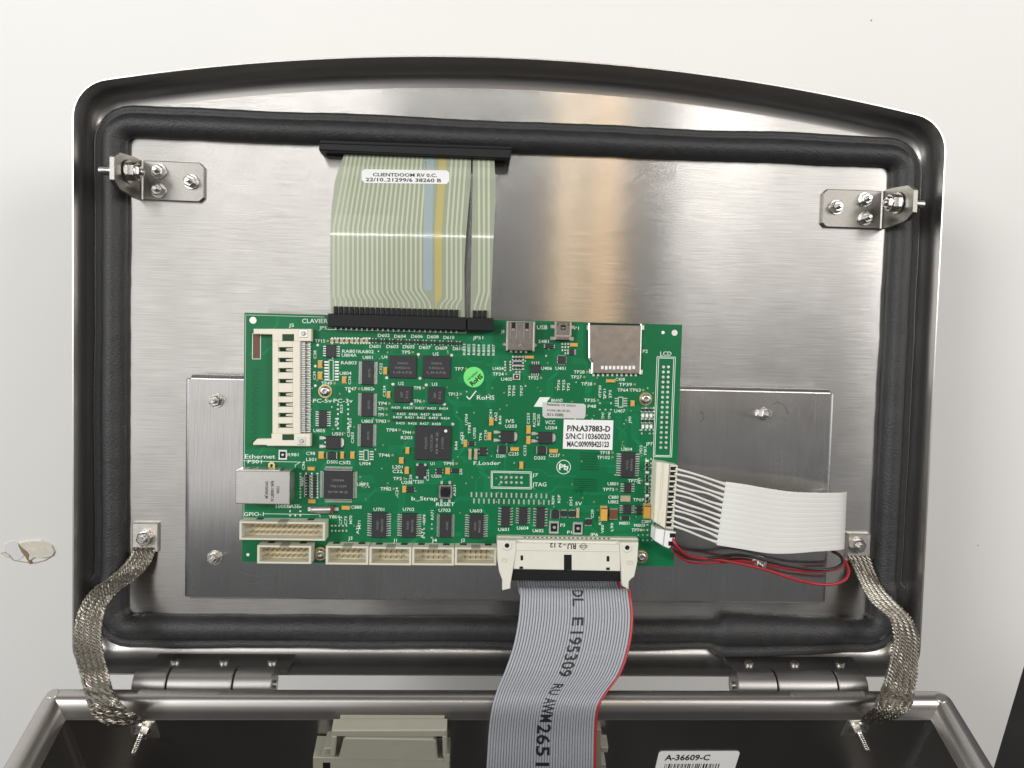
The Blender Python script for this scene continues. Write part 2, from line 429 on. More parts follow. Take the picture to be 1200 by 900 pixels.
# hex nuts and studs used on the lid
def nut(mb, c, z, r=3.6, h=3.0, stud=2.6, sr=1.55, ang=.3):
    mb.cyl(c, r*1.25, z, z+.6, 20, .15)
    mb.cyl(c, r, z+.6, z+.6+h, 6, .45, ang)
def stud_mesh(mb, c, z, h, r=1.55):
    for k in range(int(h/.5)): mb.cyl(c, r if k % 2 == 0 else r*.86, z+k*.5, z+(k+1)*.5, 12)
    mb.cyl(c, r*.85, z+h, z+h+.4, 12, .3)

# mounting plate: shallow folded tray the board is screwed to
tray = thing('mounting_plate', 'brushed steel folded tray plate mounted behind the green circuit board', 'mounting plate', frame(LO+LU*-107+LN*.0, LR, LU, LN))
T0 = -107
x0, x1, y0, y1, th = -161.6, 164.2, -107-T0, 1.4-T0, 12.0
mb = MB()
def bend(sg, xe):
    r = 3.2; out = []
    for k in range(9):
        t = rad(84*k/8); out.append((xe+sg*(-r+r*math.sin(t)), th-r+r*math.cos(t)))
    return out+[(xe+sg*.6, .3)]
pr = bend(-1, x0-1.0)[::-1]+bend(1, x1+1.0)
rows = [[(x, y, z) for x, z in pr] for y in (y0, y1)]
mb.grid(rows)
rows2 = [[(x, y1+.02, th), (x, y1+.7, th-.15), (x, y1+1.4, th-.6), (x, y1+1.9, th-1.3), (x, y1+2.1, th-2.2), (x, y1+2.1, 3.0)] for x in (x0+2.3, x1-2.3)]
mb.grid(rows2)
rows3 = [[(x, y0-.02, th) , (x, y0-.8, th-.35), (x, y0-1.2, th-1.2), (x, y0-1.2, 1.0)] for x in (x0+2.3, x1-2.3)]
mb.grid(rows3)
mb.build('plate', M['tray'], tray, 40)
for px, py in ((252, 470), (250, 655), (898, 486), (892, 661)):
    p = lp(px, py, 14); c = (p.x, p.y-T0)
    a = MB(); nut(a, (0, 0), 0, 2.9, 2.6); o = a.build('nut', M['nut'], tray, 30, loc=(c[0], c[1], 12))
    b = MB(); stud_mesh(b, (0, 0), 3.2, 3.0, 1.3); s = b.build('stud', M['nut'], o, 40)
# pencilled scribble on the plate
def pencil(name, pts, w=.22):
    q = [lp(a, b, 12.03) for a, b in pts]; mb = MB()
    for a, b in zip(q, q[1:]):
        a = Vector((a.x, a.y-T0, 12.05)); b = Vector((b.x, b.y-T0, 12.05)); d = (b-a).normalized(); nn = Vector((-d.y, d.x, 0))*w
        mb.add([a-nn, b-nn, b+nn, a+nn], [(0, 1, 2, 3)])
    mb.build(name, M['pencil'], tray)
M['pencil'] = mat('pencil_graphite', (.10, .10, .11), .5, .3, .3, 900)
pencil('pencil_mark', [(278, 668), (290, 673), (305, 676), (318, 673), (326, 670)])
pencil('pencil_mark', [(283, 681), (295, 684), (304, 683)])
pencil('pencil_mark', [(300, 668), (308, 683), (314, 692)], .15)
pencil('pencil_mark', [(820, 484), (823, 482), (825, 490), (821, 494)], .25)
pencil('pencil_mark', [(905, 474), (912, 471), (920, 476), (924, 486)], .15)

# angle brackets with locking pins
def angle_bracket(x_fold, x_end, y0, y1, nuts, fnut, pin, label, sgn):
    """sgn -1: flange and pin point to -u, +1: to +u"""
    base = Vector(((x_fold+x_end)/2, (y0+y1)/2, 0))
    th = thing('angle_bracket', label, 'bracket', frame(LO+LR*base.x+LU*base.y, LR, LU, LN), 'angle brackets on the lid')
    hw = (y1-y0)/2; xf = x_fold-base.x; xe = x_end-base.x
    c = 2.2
    poly = [(xf, -hw), (xe+sgn*c, -hw), (xe, -hw+c), (xe, hw-c), (xe+sgn*c, hw), (xf, hw)]
    MB().prism(poly, .1, 2.2, .35).build('plate', M['bracket'], th)
    H = 27.0; mb = MB()                                      # upright flange, top corners cut and leaning slightly
    prof = [(-hw, 0), (-hw, 9), (-hw+1.2, H-5), (-hw+4.5, H), (hw-4.5, H), (hw-1.2, H-5), (hw, 9), (hw, 0)]
    rows = []
    for off in (0, 2.1):
        rows.append([(xf+sgn*(off+.6+.08*h), y, max(.12, h)) for y, h in prof])
    n = len(prof); mb.add(rows[0]+rows[1], [tuple(range(n)), tuple(range(n, 2*n))]+[(i, (i+1) % n, (i+1) % n+n, i+n) for i in range(n)])
    mb.tube([(xf+sgn*1.0, -hw+.2, 1.25), (xf+sgn*1.0, hw-.2, 1.25)], 1.25, 10)
    fl = mb.build('flange', M['bracket'], th, 35)
    for px, py in nuts:
        p = lp(px, py, 4.5)-base; a = MB(); nut(a, (0, 0), 0, 3.1, 2.8, ang=random.random()); o = a.build('nut', M['nut'], th, 30, loc=(p.x, p.y, 2.2))
        b = MB(); stud_mesh(b, (0, 0), 3.4, 2.4, 1.5); b.build('stud', M['nut'], o, 40)
    q = lp(fnut[0], fnut[1], 15)-base
    R = Matrix.Rotation(-sgn*math.pi/2, 4, 'Y')
    a = MB(); nut(a, (0, 0), 0, 4.4, 3.6, ang=.5); o = a.build('nut', M['nut'], th, 30, loc=(xf+sgn*1.7, q.y, 15)); o.rotation_euler = (0, -sgn*math.pi/2, 0)
    a = MB(); nut(a, (0, 0), 0, 3.4, 1.2, ang=.5); stud_mesh(a, (0, 0), 1.4, 1.5, 1.7); o2 = a.build('nut', M['nut'], o, 30, loc=(0, 0, 4.2))
    L = 10.5; a = MB().tube([(xf+sgn*3, q.y, 15), (xf+sgn*(4+L), q.y, 15), (xf+sgn*(4.6+L), q.y, 15)], [2.2, 2.2, 1.7], 14)
    a.build('pin', M['nut'], th, 40)
    return th
a, b = lp(169, 213, 1), lp(240, 213, 1); ya, yb = lp(205, 236, 1).y, lp(205, 190, 1).y
angle_bracket(a.x, b.x, ya, yb, [(184, 199.5), (184, 222), (222, 212)], (151, 201), (131, 202), 'steel angle bracket with nuts, bolted in the lid corner above the card slot side', -1)
a, b = lp(1031, 245, 1), lp(963, 245, 1); ya, yb = lp(1000, 267.5, 1).y, lp(1000, 223, 1).y
angle_bracket(a.x, b.x, ya, yb, [(982, 242), (1016, 233), (1016, 255)], (1049, 238), (1071, 240), 'steel angle bracket with nuts, bolted in the lid corner above the white flat cable side', 1)

# ------------------------------------------------------------------ box
BO = Vector((22.73, BYB-BLEN/2, BOXTOP-BDEP))
ebox = thing('enclosure_box', 'deep open stainless steel enclosure box with rolled rim, hinged below the lid', 'enclosure box', Matrix.Translation(mm(BO)))
bw = (BXR-BXL)/2; bl = BLEN/2
mb = MB()
outer = rrect(-bw, bw, -bl, bl, 6, 5)
prof = [(1.4, -BDEP+2), (1.0, -8), (.2, -4), (0, -1.6), (.5, -.5), (1.5, 0), (4.4, .15), (5.6, -.1), (7.0, -1.0), (8.4, -2.6), (9.6, -5.0), (10.6, -7.6), (11.0, -8.4), (10.6, -8.8), (9.9, -8.4), (6, -5.2), (3.4, -5.6), (2.8, -9), (2.8, -BDEP+3)]
rows = [[(p[0], p[1], p[2]+BDEP) for p in r] for r in sweep_closed(outer, prof)]
mb.grid(rows).build('rim_and_wall', M['boxsteel'], ebox, 40)
MB().prism(inset(outer, 1.5), 0, 2.4).build('floor_sheet', M['boxsteel'], ebox)
MB().prism(inset(outer, 6), 2.5, 5.5, .5).build('darkening_mat', M['black'], ebox)  # unseen black layer added so the steel walls reflect a dark interior
MB().box(-bw+8, bw-8, -bl+4, -bl+7, 6, BDEP-14).build('darkening_sheet', M['black'], ebox)  # unseen black lining, also added to darken the box interior
# weld seams and corner welds
def wallbox(px, py, off=0.0):                                 # on the inner face of the back wall
    P = on_plane(px, py, Vector((0, BYB-2.9-off, 0)), Vector((0, 1, 0))); return P-BO
def rimtop(px, py, dz=0.0):
    P = on_plane(px, py, Vector((0, 0, BOXTOP+dz)), Vector((0, 0, 1))); return P-BO
def weld(pxa, pya, pxb, pyb, n, dz, r):
    a, b = rimtop(pxa, pya, dz), rimtop(pxb, pyb, dz); mb = MB()
    for i in range(n):
        c = a.lerp(b, i/(n-1)); 
        rows = [[(c.x+r*1.1*math.cos(t)*math.sin(p), c.y+r*1.5*math.sin(t)*math.sin(p), c.z-.12+r*.10*math.cos(p)*(.5+.5*random.random())) for t in [2*math.pi*k/8 for k in range(8)]] for p in (0.01, .5, 1.0, 1.57)]
        mb.grid(rows, True)
    mb.build('weld_bead', M['boxsteel'], ebox, 60)
weld(165, 811, 254, 813, 26, .25, 1.4); weld(930, 814, 1012, 813, 24, .25, 1.4)
weld(828, 826, 868, 826.5, 12, -2.4, 1.1)
for px, py in ((62, 813), (1103, 818)):
    c = rimtop(px, py); MB().cyl(c, 3.0, c.z-1.5, c.z+.25, 14, .6).build('corner_weld', M['boxsteel'], ebox, 40)
# earth tabs with bolts on the back wall
for (px, py, tx, sg) in ((169, 853, 158, 1), (1003, 851, 1016, -1)):
    c = wallbox(px, py)
    T = Matrix.Translation(Vector((c.x, BYB-2.9-BO.y, c.z)))@Matrix.Rotation(math.pi/2, 4, 'X')
    mb = MB(); mb.M = T; mb.box(-6.4, 6.4, -6.2, 6.2, 0.05, 1.2, .3); tab = mb.build('earth_tab', M['lug'], ebox, 30)
    mb = MB(); mb.M = T; nut(mb, (0, 0), 1.2, 3.4, 3.0, ang=.5); nn = mb.build('nut', M['nut'], tab, 30)
    mb = MB(); mb.M = T; stud_mesh(mb, (0, 0), 4.5, 9.0, 1.7); mb.build('stud', M['nut'], tab, 40)

# hinges
def hinge(pxa, pxb, joints, label):
    # barrel axis runs along X just behind and above the rim
    AY, AZ, RH = BYB+8.6, BOXTOP-8.2, 7.8
    def xat(px): return on_plane(px, 795, Vector((0, AY-4, 0)), Vector((0, 1, 0))).x
    xa, xb = xat(pxa), xat(pxb); cx = (xa+xb)/2; L = (xb-xa)/2
    O = Vector((cx, AY, AZ)); th = thing('hinge', label, 'hinge', Matrix.Translation(mm(O)), 'lid hinges')
    ks = [xa-cx]+[xat(j)-cx for j in joints]+[xb-cx]
    for a, b in zip(ks, ks[1:]):
        mb = MB(); g = .35; n = 28; rows = []
        for x, r in ((a+g, 1.6), (a+g, RH-.5), (a+g+.5, RH), (b-g-.5, RH), (b-g, RH-.5), (b-g, 1.6)):
            rows.append([(x, r*math.cos(2*math.pi*k/n), r*math.sin(2*math.pi*k/n)) for k in range(n)])
        mb.grid(rows, True).build('knuckle', M['hinge'], th, 40)
    MB().tube([(xa-cx-.8, 0, 0), (xb-cx+.8, 0, 0)], 1.9, 14).build('hinge_pin', M['nut'], th, 40)
    # leaf on the lid's lower rim
    p0 = LO+LU*-140.8+LN*2.2-O; p0.x = 0
    p1 = LO+LU*-142.6+LN*17.0-O; p1.x = 0
    for t, rot in ((None, None),):
        mb = MB(); d = Vector((0, p0.y-p1.y, p0.z-p1.z)); nn = Vector((0, -d.z, d.y)).normalized()*1.0
        a0, a1 = xa-cx+4, xb-cx+4
        q = [Vector((a0, p1.y, p1.z)), Vector((a1, p1.y, p1.z)), Vector((a1+1.0, p0.y, p0.z)), Vector((a0-2, p0.y, p0.z))]
        mb.add([v+nn for v in q]+[v-nn for v in q], [(0, 1, 2, 3), (7, 6, 5, 4)]+[(i, (i+1) % 4, (i+1) % 4+4, i+4) for i in range(4)])
        lf = mb.build('leaf', M['hinge'], th)
    for x in (a0+9, (a0+a1)/2, a1-9):
        c = Vector((x, (p0.y+p1.y)/2, (p0.z+p1.z)/2)); up = nn.normalized()
        if up.dot(-CF) < 0: up = -up
        Mx = Matrix.Translation(c+up*.9)@up.to_track_quat('Z', 'Y').to_matrix().to_4x4()
        mb = MB(); mb.M = Mx; mb.cyl((0, 0), 2.6, 0, 1.3, 16, .5); mb.build('screw', M['nut'], lf, 40)
    # leaf welded to the back of the box
    MB().box(xa-cx+3, xb-cx-3, -10.4, -RH*.6, -26, -3.0).build('box_leaf', M['hinge'], th)
    return th
hinge(152, 318, (193, 271), 'brushed steel barrel hinge between lid and box, beside the beige plug')
hinge(866, 1021, (914, 985), 'brushed steel barrel hinge between lid and box, beside the barcode label')

# ------------------------------------------------------------------ circuit board
board = thing('circuit_board', 'green circuit board crowded with chips, white headers and yellow capacitors on the tray plate', 'circuit board', frame(LO+LR*BC.x+LU*BC.y+LN*BC.z, LR, LU, LN))
hx, hy = BWID/2, BHEI/2
MB().box(-hx, hx, -hy, hy, -1.6, -.05).build('laminate', M['fr4'], board)
MB().box(-hx+.05, hx-.05, -hy+.05, hy-.05, -.06, 0).build('solder_mask', M['mask'], board)

def rect(x0, y0, x1, y1, h=0.0):
    """photo rectangle measured at height h -> centre x, centre y, width, height on the board"""
    a, b, c, d = bp(x0, y0, h), bp(x1, y0, h), bp(x1, y1, h), bp(x0, y1, h)
    cx = (a.x+b.x+c.x+d.x)/4; cy = (a.y+b.y+c.y+d.y)/4
    return cx, cy, (b.x-a.x+c.x-d.x)/2, (a.y-d.y+b.y-c.y)/2
PXM = bp(601, 500).x-bp(600, 500).x                           # millimetres per photo pixel on the board

# copper traces under the mask: short routed runs, just proud of the surface
tr = MB()
def run(mb, pts, w, z):
    for a, b in zip(pts, pts[1:]):
        a, b = Vector(a), Vector(b); d = (b-a)
        if d.length < .01: continue
        d.normalize(); nn = Vector((-d.y, d.x))*w/2; e = d*w/2
        a2, b2 = a-e, b+e
        mb.add([(a2.x-nn.x, a2.y-nn.y, z), (b2.x-nn.x, b2.y-nn.y, z), (b2.x+nn.x, b2.y+nn.y, z), (a2.x+nn.x, a2.y+nn.y, z)], [(0, 1, 2, 3)])
rt = random.Random(3)
for bundle in range(95):
    x, y = rt.uniform(-hx+8, hx-8), rt.uniform(-hy+14, hy-10); k = rt.randint(2, 7); d = rt.choice([(1, 0), (0, 1), (-1, 0), (0, -1)]); l1, l2 = rt.uniform(4, 18), rt.uniform(3, 14); s = rt.choice((-1, 1))
    nx, ny = -d[1], d[0]
    for j in range(k):
        o = j*.55
        p0 = (x+nx*o, y+ny*o); p1 = (p0[0]+d[0]*(l1+o*s*.4), p0[1]+d[1]*(l1+o*s*.4))
        p2 = (p1[0]+(d[0]+nx*s)*3, p1[1]+(d[1]+ny*s)*3); p3 = (p2[0]+d[0]*l2, p2[1]+d[1]*l2)
        pts = [(max(-hx+1.5, min(hx-1.5, a)), max(-hy+1.5, min(hy-1.5, b))) for a, b in (p0, p1, p2, p3)]
        run(tr, pts, .22, .004+.0006*((bundle+j) % 5))
tr.build('copper_trace', M['mask_lo'], board, fix=False)
dk = MB()
for x0, y0, x1, y1 in ((293, 395, 297, 400), (680, 529, 702, 551), (672, 560, 700, 577)):
    cx, cy, sx, sy = rect(x0, y0, x1, y1); 
    for k in range(7): dk.box(cx-sx/2, cx+sx/2, cy-sy/2+k*sy/7, cy-sy/2+(k+.55)*sy/7, 0, .006)
cx, cy, sx, sy = rect(296, 430, 303, 521)
for k in range(22):
    y = cy-sy/2+k*sy/22; dk.box(cx-sx/2, cx+sx/2, y, y+.35, 0, .006); dk.box(cx-sx/2+(k % 2)*sx/2, cx-sx/2+(k % 2)*sx/2+.35, y+.4, y+sy/22-.1, 0, .006)
for k in range(30):
    p = bp(rt.uniform(674, 692), rt.uniform(560, 582)); dk.cyl(p, .35, 0, .006, 8)
dk.build('bare_mask_pattern', M['mask_dk'], board)['kind'] = 'stuff'

# ---- silkscreen
sk = MB()
def silk(s, x0, x1, yc, h=4.3, bold=.004):
    c_ = (x0+x1)/2; w_ = min(x1-x0, len(s)*h*.92)
    a, b = bp(c_-w_/2, yc), bp(c_+w_/2, yc); hh = h*PXM*.92
    put_text(sk, s, (a.x, a.y-hh/2, .03), (b.x-a.x, b.y-a.y, 0), (0, hh, 0), bold)
def silkv(s, xc, y0, y1, h=4.0, bold=.004):                   # reads upwards
    c_ = (y0+y1)/2; w_ = min(y1-y0, len(s)*h*.92)
    a, b = bp(xc, c_+w_/2), bp(xc, c_-w_/2); hh = h*PXM*.92
    put_text(sk, s, (a.x+hh/2, a.y, .03), (b.x-a.x, b.y-a.y, 0), (-hh, 0, 0), bold)
def sline(pts, wpx=.8, close=False):
    q = [bp(*p) for p in pts]
    if close: q.append(q[0])
    run(sk, [(p.x, p.y) for p in q], wpx*PXM, .03)
def dot(px, py, r=1.2): sk.cyl(bp(px, py), r*PXM, 0, .03, 10)
S = """CLAVIER 354 384 376 5.6|J5 338.5 344.5 381|JP5 374 383 384|TP15 369 381 399.5|RA801 401 418.5 411.5|RA802 420 438 412|U804A 400.5 417.8 416.2|U801 425 437 418.7
RA803 399.8 417.8 425|U804 398 411.8 437.3|TP49 376.5 389 449|TP47 404 417.8 455.5|U802 423.8 437 455.5|PC-5v 366.8 388.5 469.5 5|PC-3v 390.8 413.3 469.5 5
D602 442.8 456.7 393|D604 462 475.5 394|D606 481.8 495.3 394|D608 500.5 514 394.5|D610 519.7 532.3 395.3|D601 433 445.8 405.8|D603 452.8 466.8 406|D605 472 485.8 406.3|D607 491.2 504.7 407|D609 510.5 524.2 407.8|D611 530.8 541.8 408.5
JP51 554.2 566.2 395.5|TP5 470.5 480.7 412.7|U4 447.3 454 418.3|U5 507.3 514 414.8|TP7 532.8 543.3 432.2|RoHS 557.5 580.8 465.7 5.6|U2 466.8 473.2 449.3|U3 506.2 512.5 450.2|TP8 484.8 493.3 454.5|TP6 484.8 493.8 470|TP13 525.3 536.8 461.8
TP4 442.8 453.3 472.7|TP1 442.8 450 479|TP9 442.8 450 486|U803 423.8 437 493.5|TP83 439.8 452.5 493.5|TP84 452.5 465.3 503.8|TP44 471.3 481.8 506.7|R203 469.8 483.3 512.7|TP46 443.5 457 533.3|L201 460 471.7 547|C22 460 471.3 552.2|TP2 460.8 470.8 560.7|TP82 445.8 458.5 572.8
U1 504.3 509.2 543.2|TP95 519.6 532 543.2|U201 505.8 517 557.8|U202 470.5 483.3 565.3|T201 485.5 496 564.5|b_Strap 482.2 512.8 584 5|RESET 511 532.8 590.8 4.8|U701 437.8 450.3 596.8|U702 472 485.5 596.8|U703 514 527.8 597.8|U603 550.8 565 598.5
F.Loader 555 586 542.5 4.8|IV5 592.8 602.5 493.3 4.6|U203 592 605.5 499.3|D201 581.8 592 534.2|C235 595.8 607.8 531.8|VCC 638.8 650.5 494.8 4.8|U204 639.3 652.8 501.2|D202 626.2 639.3 536.5|C237 643.3 656.2 533.5|J7 623.8 630.5 556.5|JTAG 623.8 640.3 567.5 5.2|5V 674.2 682 590 4.6
TP18 703 714.7 530.3|TP102 699.7 714.7 536|U801 712 724.3 566.8|TP73 706.3 719.5 573.5|C880 712.8 724.8 582.5|U802 712.8 724.8 588|USB 629.2 641.5 383.5 5.2|P1 673 678.3 384.5|J8 587 591 388.5|S481 631 643 400|U401 651 662.8 431.5|U406 634 646.8 431.5|U404 577.3 590.2 431.8|TP34 577.3 590.2 438.2|U405 587.2 600.3 444.2|TP32 618.7 631 442.7|TP28 672.3 685 435.8|TP27 668.8 681.7 441.8
TP38 681 694 449.8|TP39 725 740.8 450.5|C438 721.3 732.2 444.5|TP64 723.5 736 457|TP63 738 750.8 457|TP35 684.3 697.8 469|P48 688.8 698.5 476|U407 719.8 732.5 481.5|P2 753.2 759.2 411.5|LCD 773.8 786.8 414.2 5.4|JP7 756.8 764.8 520|U804 728 740.8 526.3|TP7Z 736 749 563.3|TP69 741.8 754.5 585.5
Ethernet 287 322.5 534.8 5.4|PS01 290.3 306.8 540.8 4.6|R981 337 349.8 532.7|C98 358.8 369.3 531.2|U501 389.3 402 508.3|U805 367.2 381 504.5|D501 383.3 395.3 541.2|C502 397.2 411 542|U904 421.5 434.3 543.2|UMP3 418.5 431.7 567.5|1000BASE 323.3 351 593.2 4.6|C888 411.3 423.8 594.2|GPIO-1 285.8 309 602.3 5|Y801 385.2 397.5 605.5|L501 358.8 370.5 538.3
U601 583.7 596.3 620.3|U604 605.8 619.2 618.7|U602 624.2 637 621.7|P3 656.7 662 615.3|P1 664.7 670 623.7|JP6 691.3 700.8 626.3|M801 725.8 737.5 613|C889 752 763 611|M803 743 756 615.5|TP74 740 752 621|BRAND 646 659.5 469 4|J3 408 413 630.5|J1 461 465 633|J4 506 512 633|J2 540 545 633"""
TPS = []
for ln in S.split('\n'):
    for it in ln.split('|'):
        q = it.split(); silk(q[0], float(q[1]), float(q[2]), float(q[3]), float(q[4]) if len(q) > 4 else 4.2)
        if q[0].startswith('TP'): TPS.append((float(q[2])+3.0, float(q[3])))
V = """R801 544 400 419|R802 549.3 400 419|R803 555.3 400 419|R804 561 400 420|R805 566.8 400 420|R806 572.5 400 420|R807 578.2 400 420|C38 369 410 421|C39 368.5 434 446|C36 409.5 439 452|C322 446.3 425 439|C324 450.3 451 466|PD0 542.5 500 530|C32 541 505 517|U704 546.5 483 500|TP81 550 494 510|U705 556 501 514|TP6 563 506 518|C230 569 504 516|C41 575 480 490|RA2 581 482 494|R40 586 486 498|R44 534.5 507 537|C233 619 484 497|RC200 626 482 502|RC20 631 482 502|C232 615 521 535|C201 501 548 566|C26 481 556 566|C24 465 570 582|A201 532.5 568 582|D0 540 547 558|R24 394 488 501|R23 400 474 484|R25 410 488 502|C504 408.5 498 513|C503 413 498 528|TP35 597 450 466|TP36 602 450 466|TP37 611 450 466|TP26 654.5 445 458|TP25 660.5 445 458|TP2 666 447 460|TP30 703 451 465|TP31 708.5 456 468|TP3 715 456 468|TP47 706.5 483 491|TP46 714 483 491|R27 703 600 620|V80 706 614 626|L90 717 611 624|C20 694 597 607|RDN 648 580 592|RDP 655 577 592|D51 669 581 594|A71 419 612 630|R70 497 600 615|RA71 506.5 598 609|R71 495 618 632|C72 399 604 616|C73 405 604 616|M70 411 602 616|M71 421 610 620|C96 355.5 540 551|R60 354 556 572|PD2 751 519 534|PD7 756 520 536|M1 749 560 567|J90 738 488 496"""
for it in V.replace('\n', '|').split('|'):
    q = it.split(); silkv(q[0], float(q[1]), float(q[2]), float(q[3]), 3.5)
for k in range(5):
    for j, (yy, off) in enumerate(((477.5, 0), (485, 7), (488.8, 2), (495.8, 6))):
        if j == 3 and k == 4 or j == 1 and k == 4: continue
        silk('R42%d' % (k+5*(j % 2)), 459+k*14+off*.9, 469+k*14+off*.9, yy+k*.3, 3.0)
# outlines
sline([(384, 386), (546, 390.2), (546, 388)], .8)
for r in ([(385.5, 422), (390.5, 422), (390.5, 446), (385.5, 446)], [(426.3, 527.5), (431.5, 527.5), (431.5, 539.5), (426.3, 539.5)], [(575.6, 552), (622.8, 553), (622.8, 573), (575.6, 572)], [(577, 553.6), (621.4, 554.5), (621.4, 571.4), (577, 570.6)],
          [(770, 418), (791.5, 418.5), (787, 535.5), (765.5, 535)], [(772, 419.5), (789.5, 420), (785.3, 534), (767.2, 533.6)], [(724.5, 465.5), (730, 465.5), (730, 477), (724.5, 477)], [(296, 390.6), (305.4, 390.6), (305.2, 420.6), (295.8, 420.6)]): sline(r, .7, True)
sline([(288, 369), (380, 371.5)], .4); sline([(285.5, 632), (288, 369)], .4)
sline([(309, 602), (375, 603), (375, 606)], .5); sline([(285, 540), (352, 541.5), (346, 545), (346, 585)], .5)
sline([(766, 536), (765, 632)], .6); sline([(547, 464.8), (550.2, 468), (557.5, 458.6)], 1.3)
c = bp(660.5, 547.3); sk.ring(c, 7.7*PXM, 8.5*PXM, 0, .03, 28); silk('Pb', 655, 666.2, 547.2, 7.2, .03); sline([(655, 541.5), (666.5, 553.5)], .8)
for x, y in ((372.3, 404.3), (369.5, 429), (369.5, 452), (409.5, 458.5)): dot(x, y, 1.5)
sk.prism([(bp(x, y).x, bp(x, y).y) for x, y in ((625.5, 476.5), (632.5, 465.5), (645, 465.5), (641, 470.5), (640, 477))], 0, .03)
sk.build('silkscreen', M['silk'], board, fix=False)

M['gold_pad'] = mat('tarnished_pad', (.30, .30, .14), .5, .4, .3, 900)
# ---- pads, vias and bare holes
pd = MB()
for k in range(17):
    t = k/16
    for xa, xb in ((777.6, 774.3), (783.4, 780.4)): pd.cyl(bp(xa+(xb-xa)*t, 430+t*94.5), 1.75*PXM, 0, .12, 12, .05)
for k in range(5):
    for y in (559.2, 565.2): pd.cyl(bp(587.3+5.95*k, y+.1*k), 1.7*PXM, 0, .12, 12, .05)
for x, y in ((490.3, 415.3), (453.2, 442.7), (492.2, 443.3), (529.3, 416.3), (460.5, 450.2), (482.2, 473.3), (499.5, 451), (520.8, 473.8), (530.5, 497)): pd.cyl(bp(x, y), 1.9*PXM, 0, .25, 12, .1)
for k in range(16):
    x = 552.5+k*5.85
    pd.cbox((*bp(x, 579.5+k*.12)[:2], 0), (.75, 2.4, .06)); pd.cbox((*bp(x+2.9, 587+k*.12)[:2], 0), (.75, 2.4, .06))
for y in range(7):
    for x in (382.5, 394.7): pd.cbox((*bp(x, 424.2+y*3.45)[:2], 0), (1.9, .75, .06))
for y in range(4):
    for x in (423, 435.5): pd.cbox((*bp(x, 529.3+y*3)[:2], 0), (1.9, .6, .06))
    for x in (722.5, 733): pd.cbox((*bp(x, 467+y*2.8)[:2], 0), (1.8, .5, .06))
rp = random.Random(11)
for x0, y0, x1, y1, nx, ny in ((601, 418, 613, 436, 4, 6), (659, 403, 666, 414, 3, 4), (752, 478, 766, 508, 4, 8), (757, 538, 763, 592, 2, 12), (352, 555, 372, 583, 4, 9), (386, 396.5, 433, 402, 15, 2), (497, 604, 506, 630, 2, 6), (389, 616, 406, 622, 5, 2), (396, 474, 408, 502, 2, 6), (592, 424, 598, 434, 2, 4), (703, 465, 716, 480, 3, 3), (748, 615, 764, 633, 4, 4), (640, 408, 643, 417, 2, 2), (340, 594, 352, 604, 3, 3)):
    for i in range(nx):
        for j in range(ny):
            if rp.random() < .12: continue
            p = bp(x0+(x1-x0)*i/max(1, nx-1), y0+(y1-y0)*j/max(1, ny-1)); v = rp.random() < .5
            pd.cbox((p.x, p.y, 0), (.95 if v else .7, .7 if v else .95, .07))
for k in range(90):
    p = bp(rp.uniform(360, 770), rp.uniform(400, 625)); pd.cyl(p, rp.uniform(.25, .42), 0, .02, 8)
pd.build('solder_pads', M['solder'], board)
tp = MB()
for x, y in TPS: tp.cyl(bp(x, y), 1.5*PXM, 0, .04, 10)
for k in range(110): tp.cyl(bp(rp.uniform(365, 768), rp.uniform(402, 622)), rp.uniform(.3, .5), 0, .03, 8)
tp.build('test_pads', M['gold_pad'], board)
for px, py, r, mt in ((296.5, 375.3, 4.0, 'lug'), (790.5, 390, 3.6, 'lead'), (777, 389.6, 2.0, 'paper'), (290.5, 650, 1.9, 'paper')):
    p = bp(px, py); MB().cyl(p, r*PXM, 0, .02, 20).build('mounting_hole', M[mt], board)
    MB().ring(p, r*PXM, r*PXM+.35, 0, .025).build('hole_ring', M['mask_dk'], board)
cx, cy, sx, sy = rect(296.9, 391.5, 304.7, 419.8); MB().cbox((cx, cy, 0), (sx, sy, .02)).build('resin_patch', M['brown'], board)

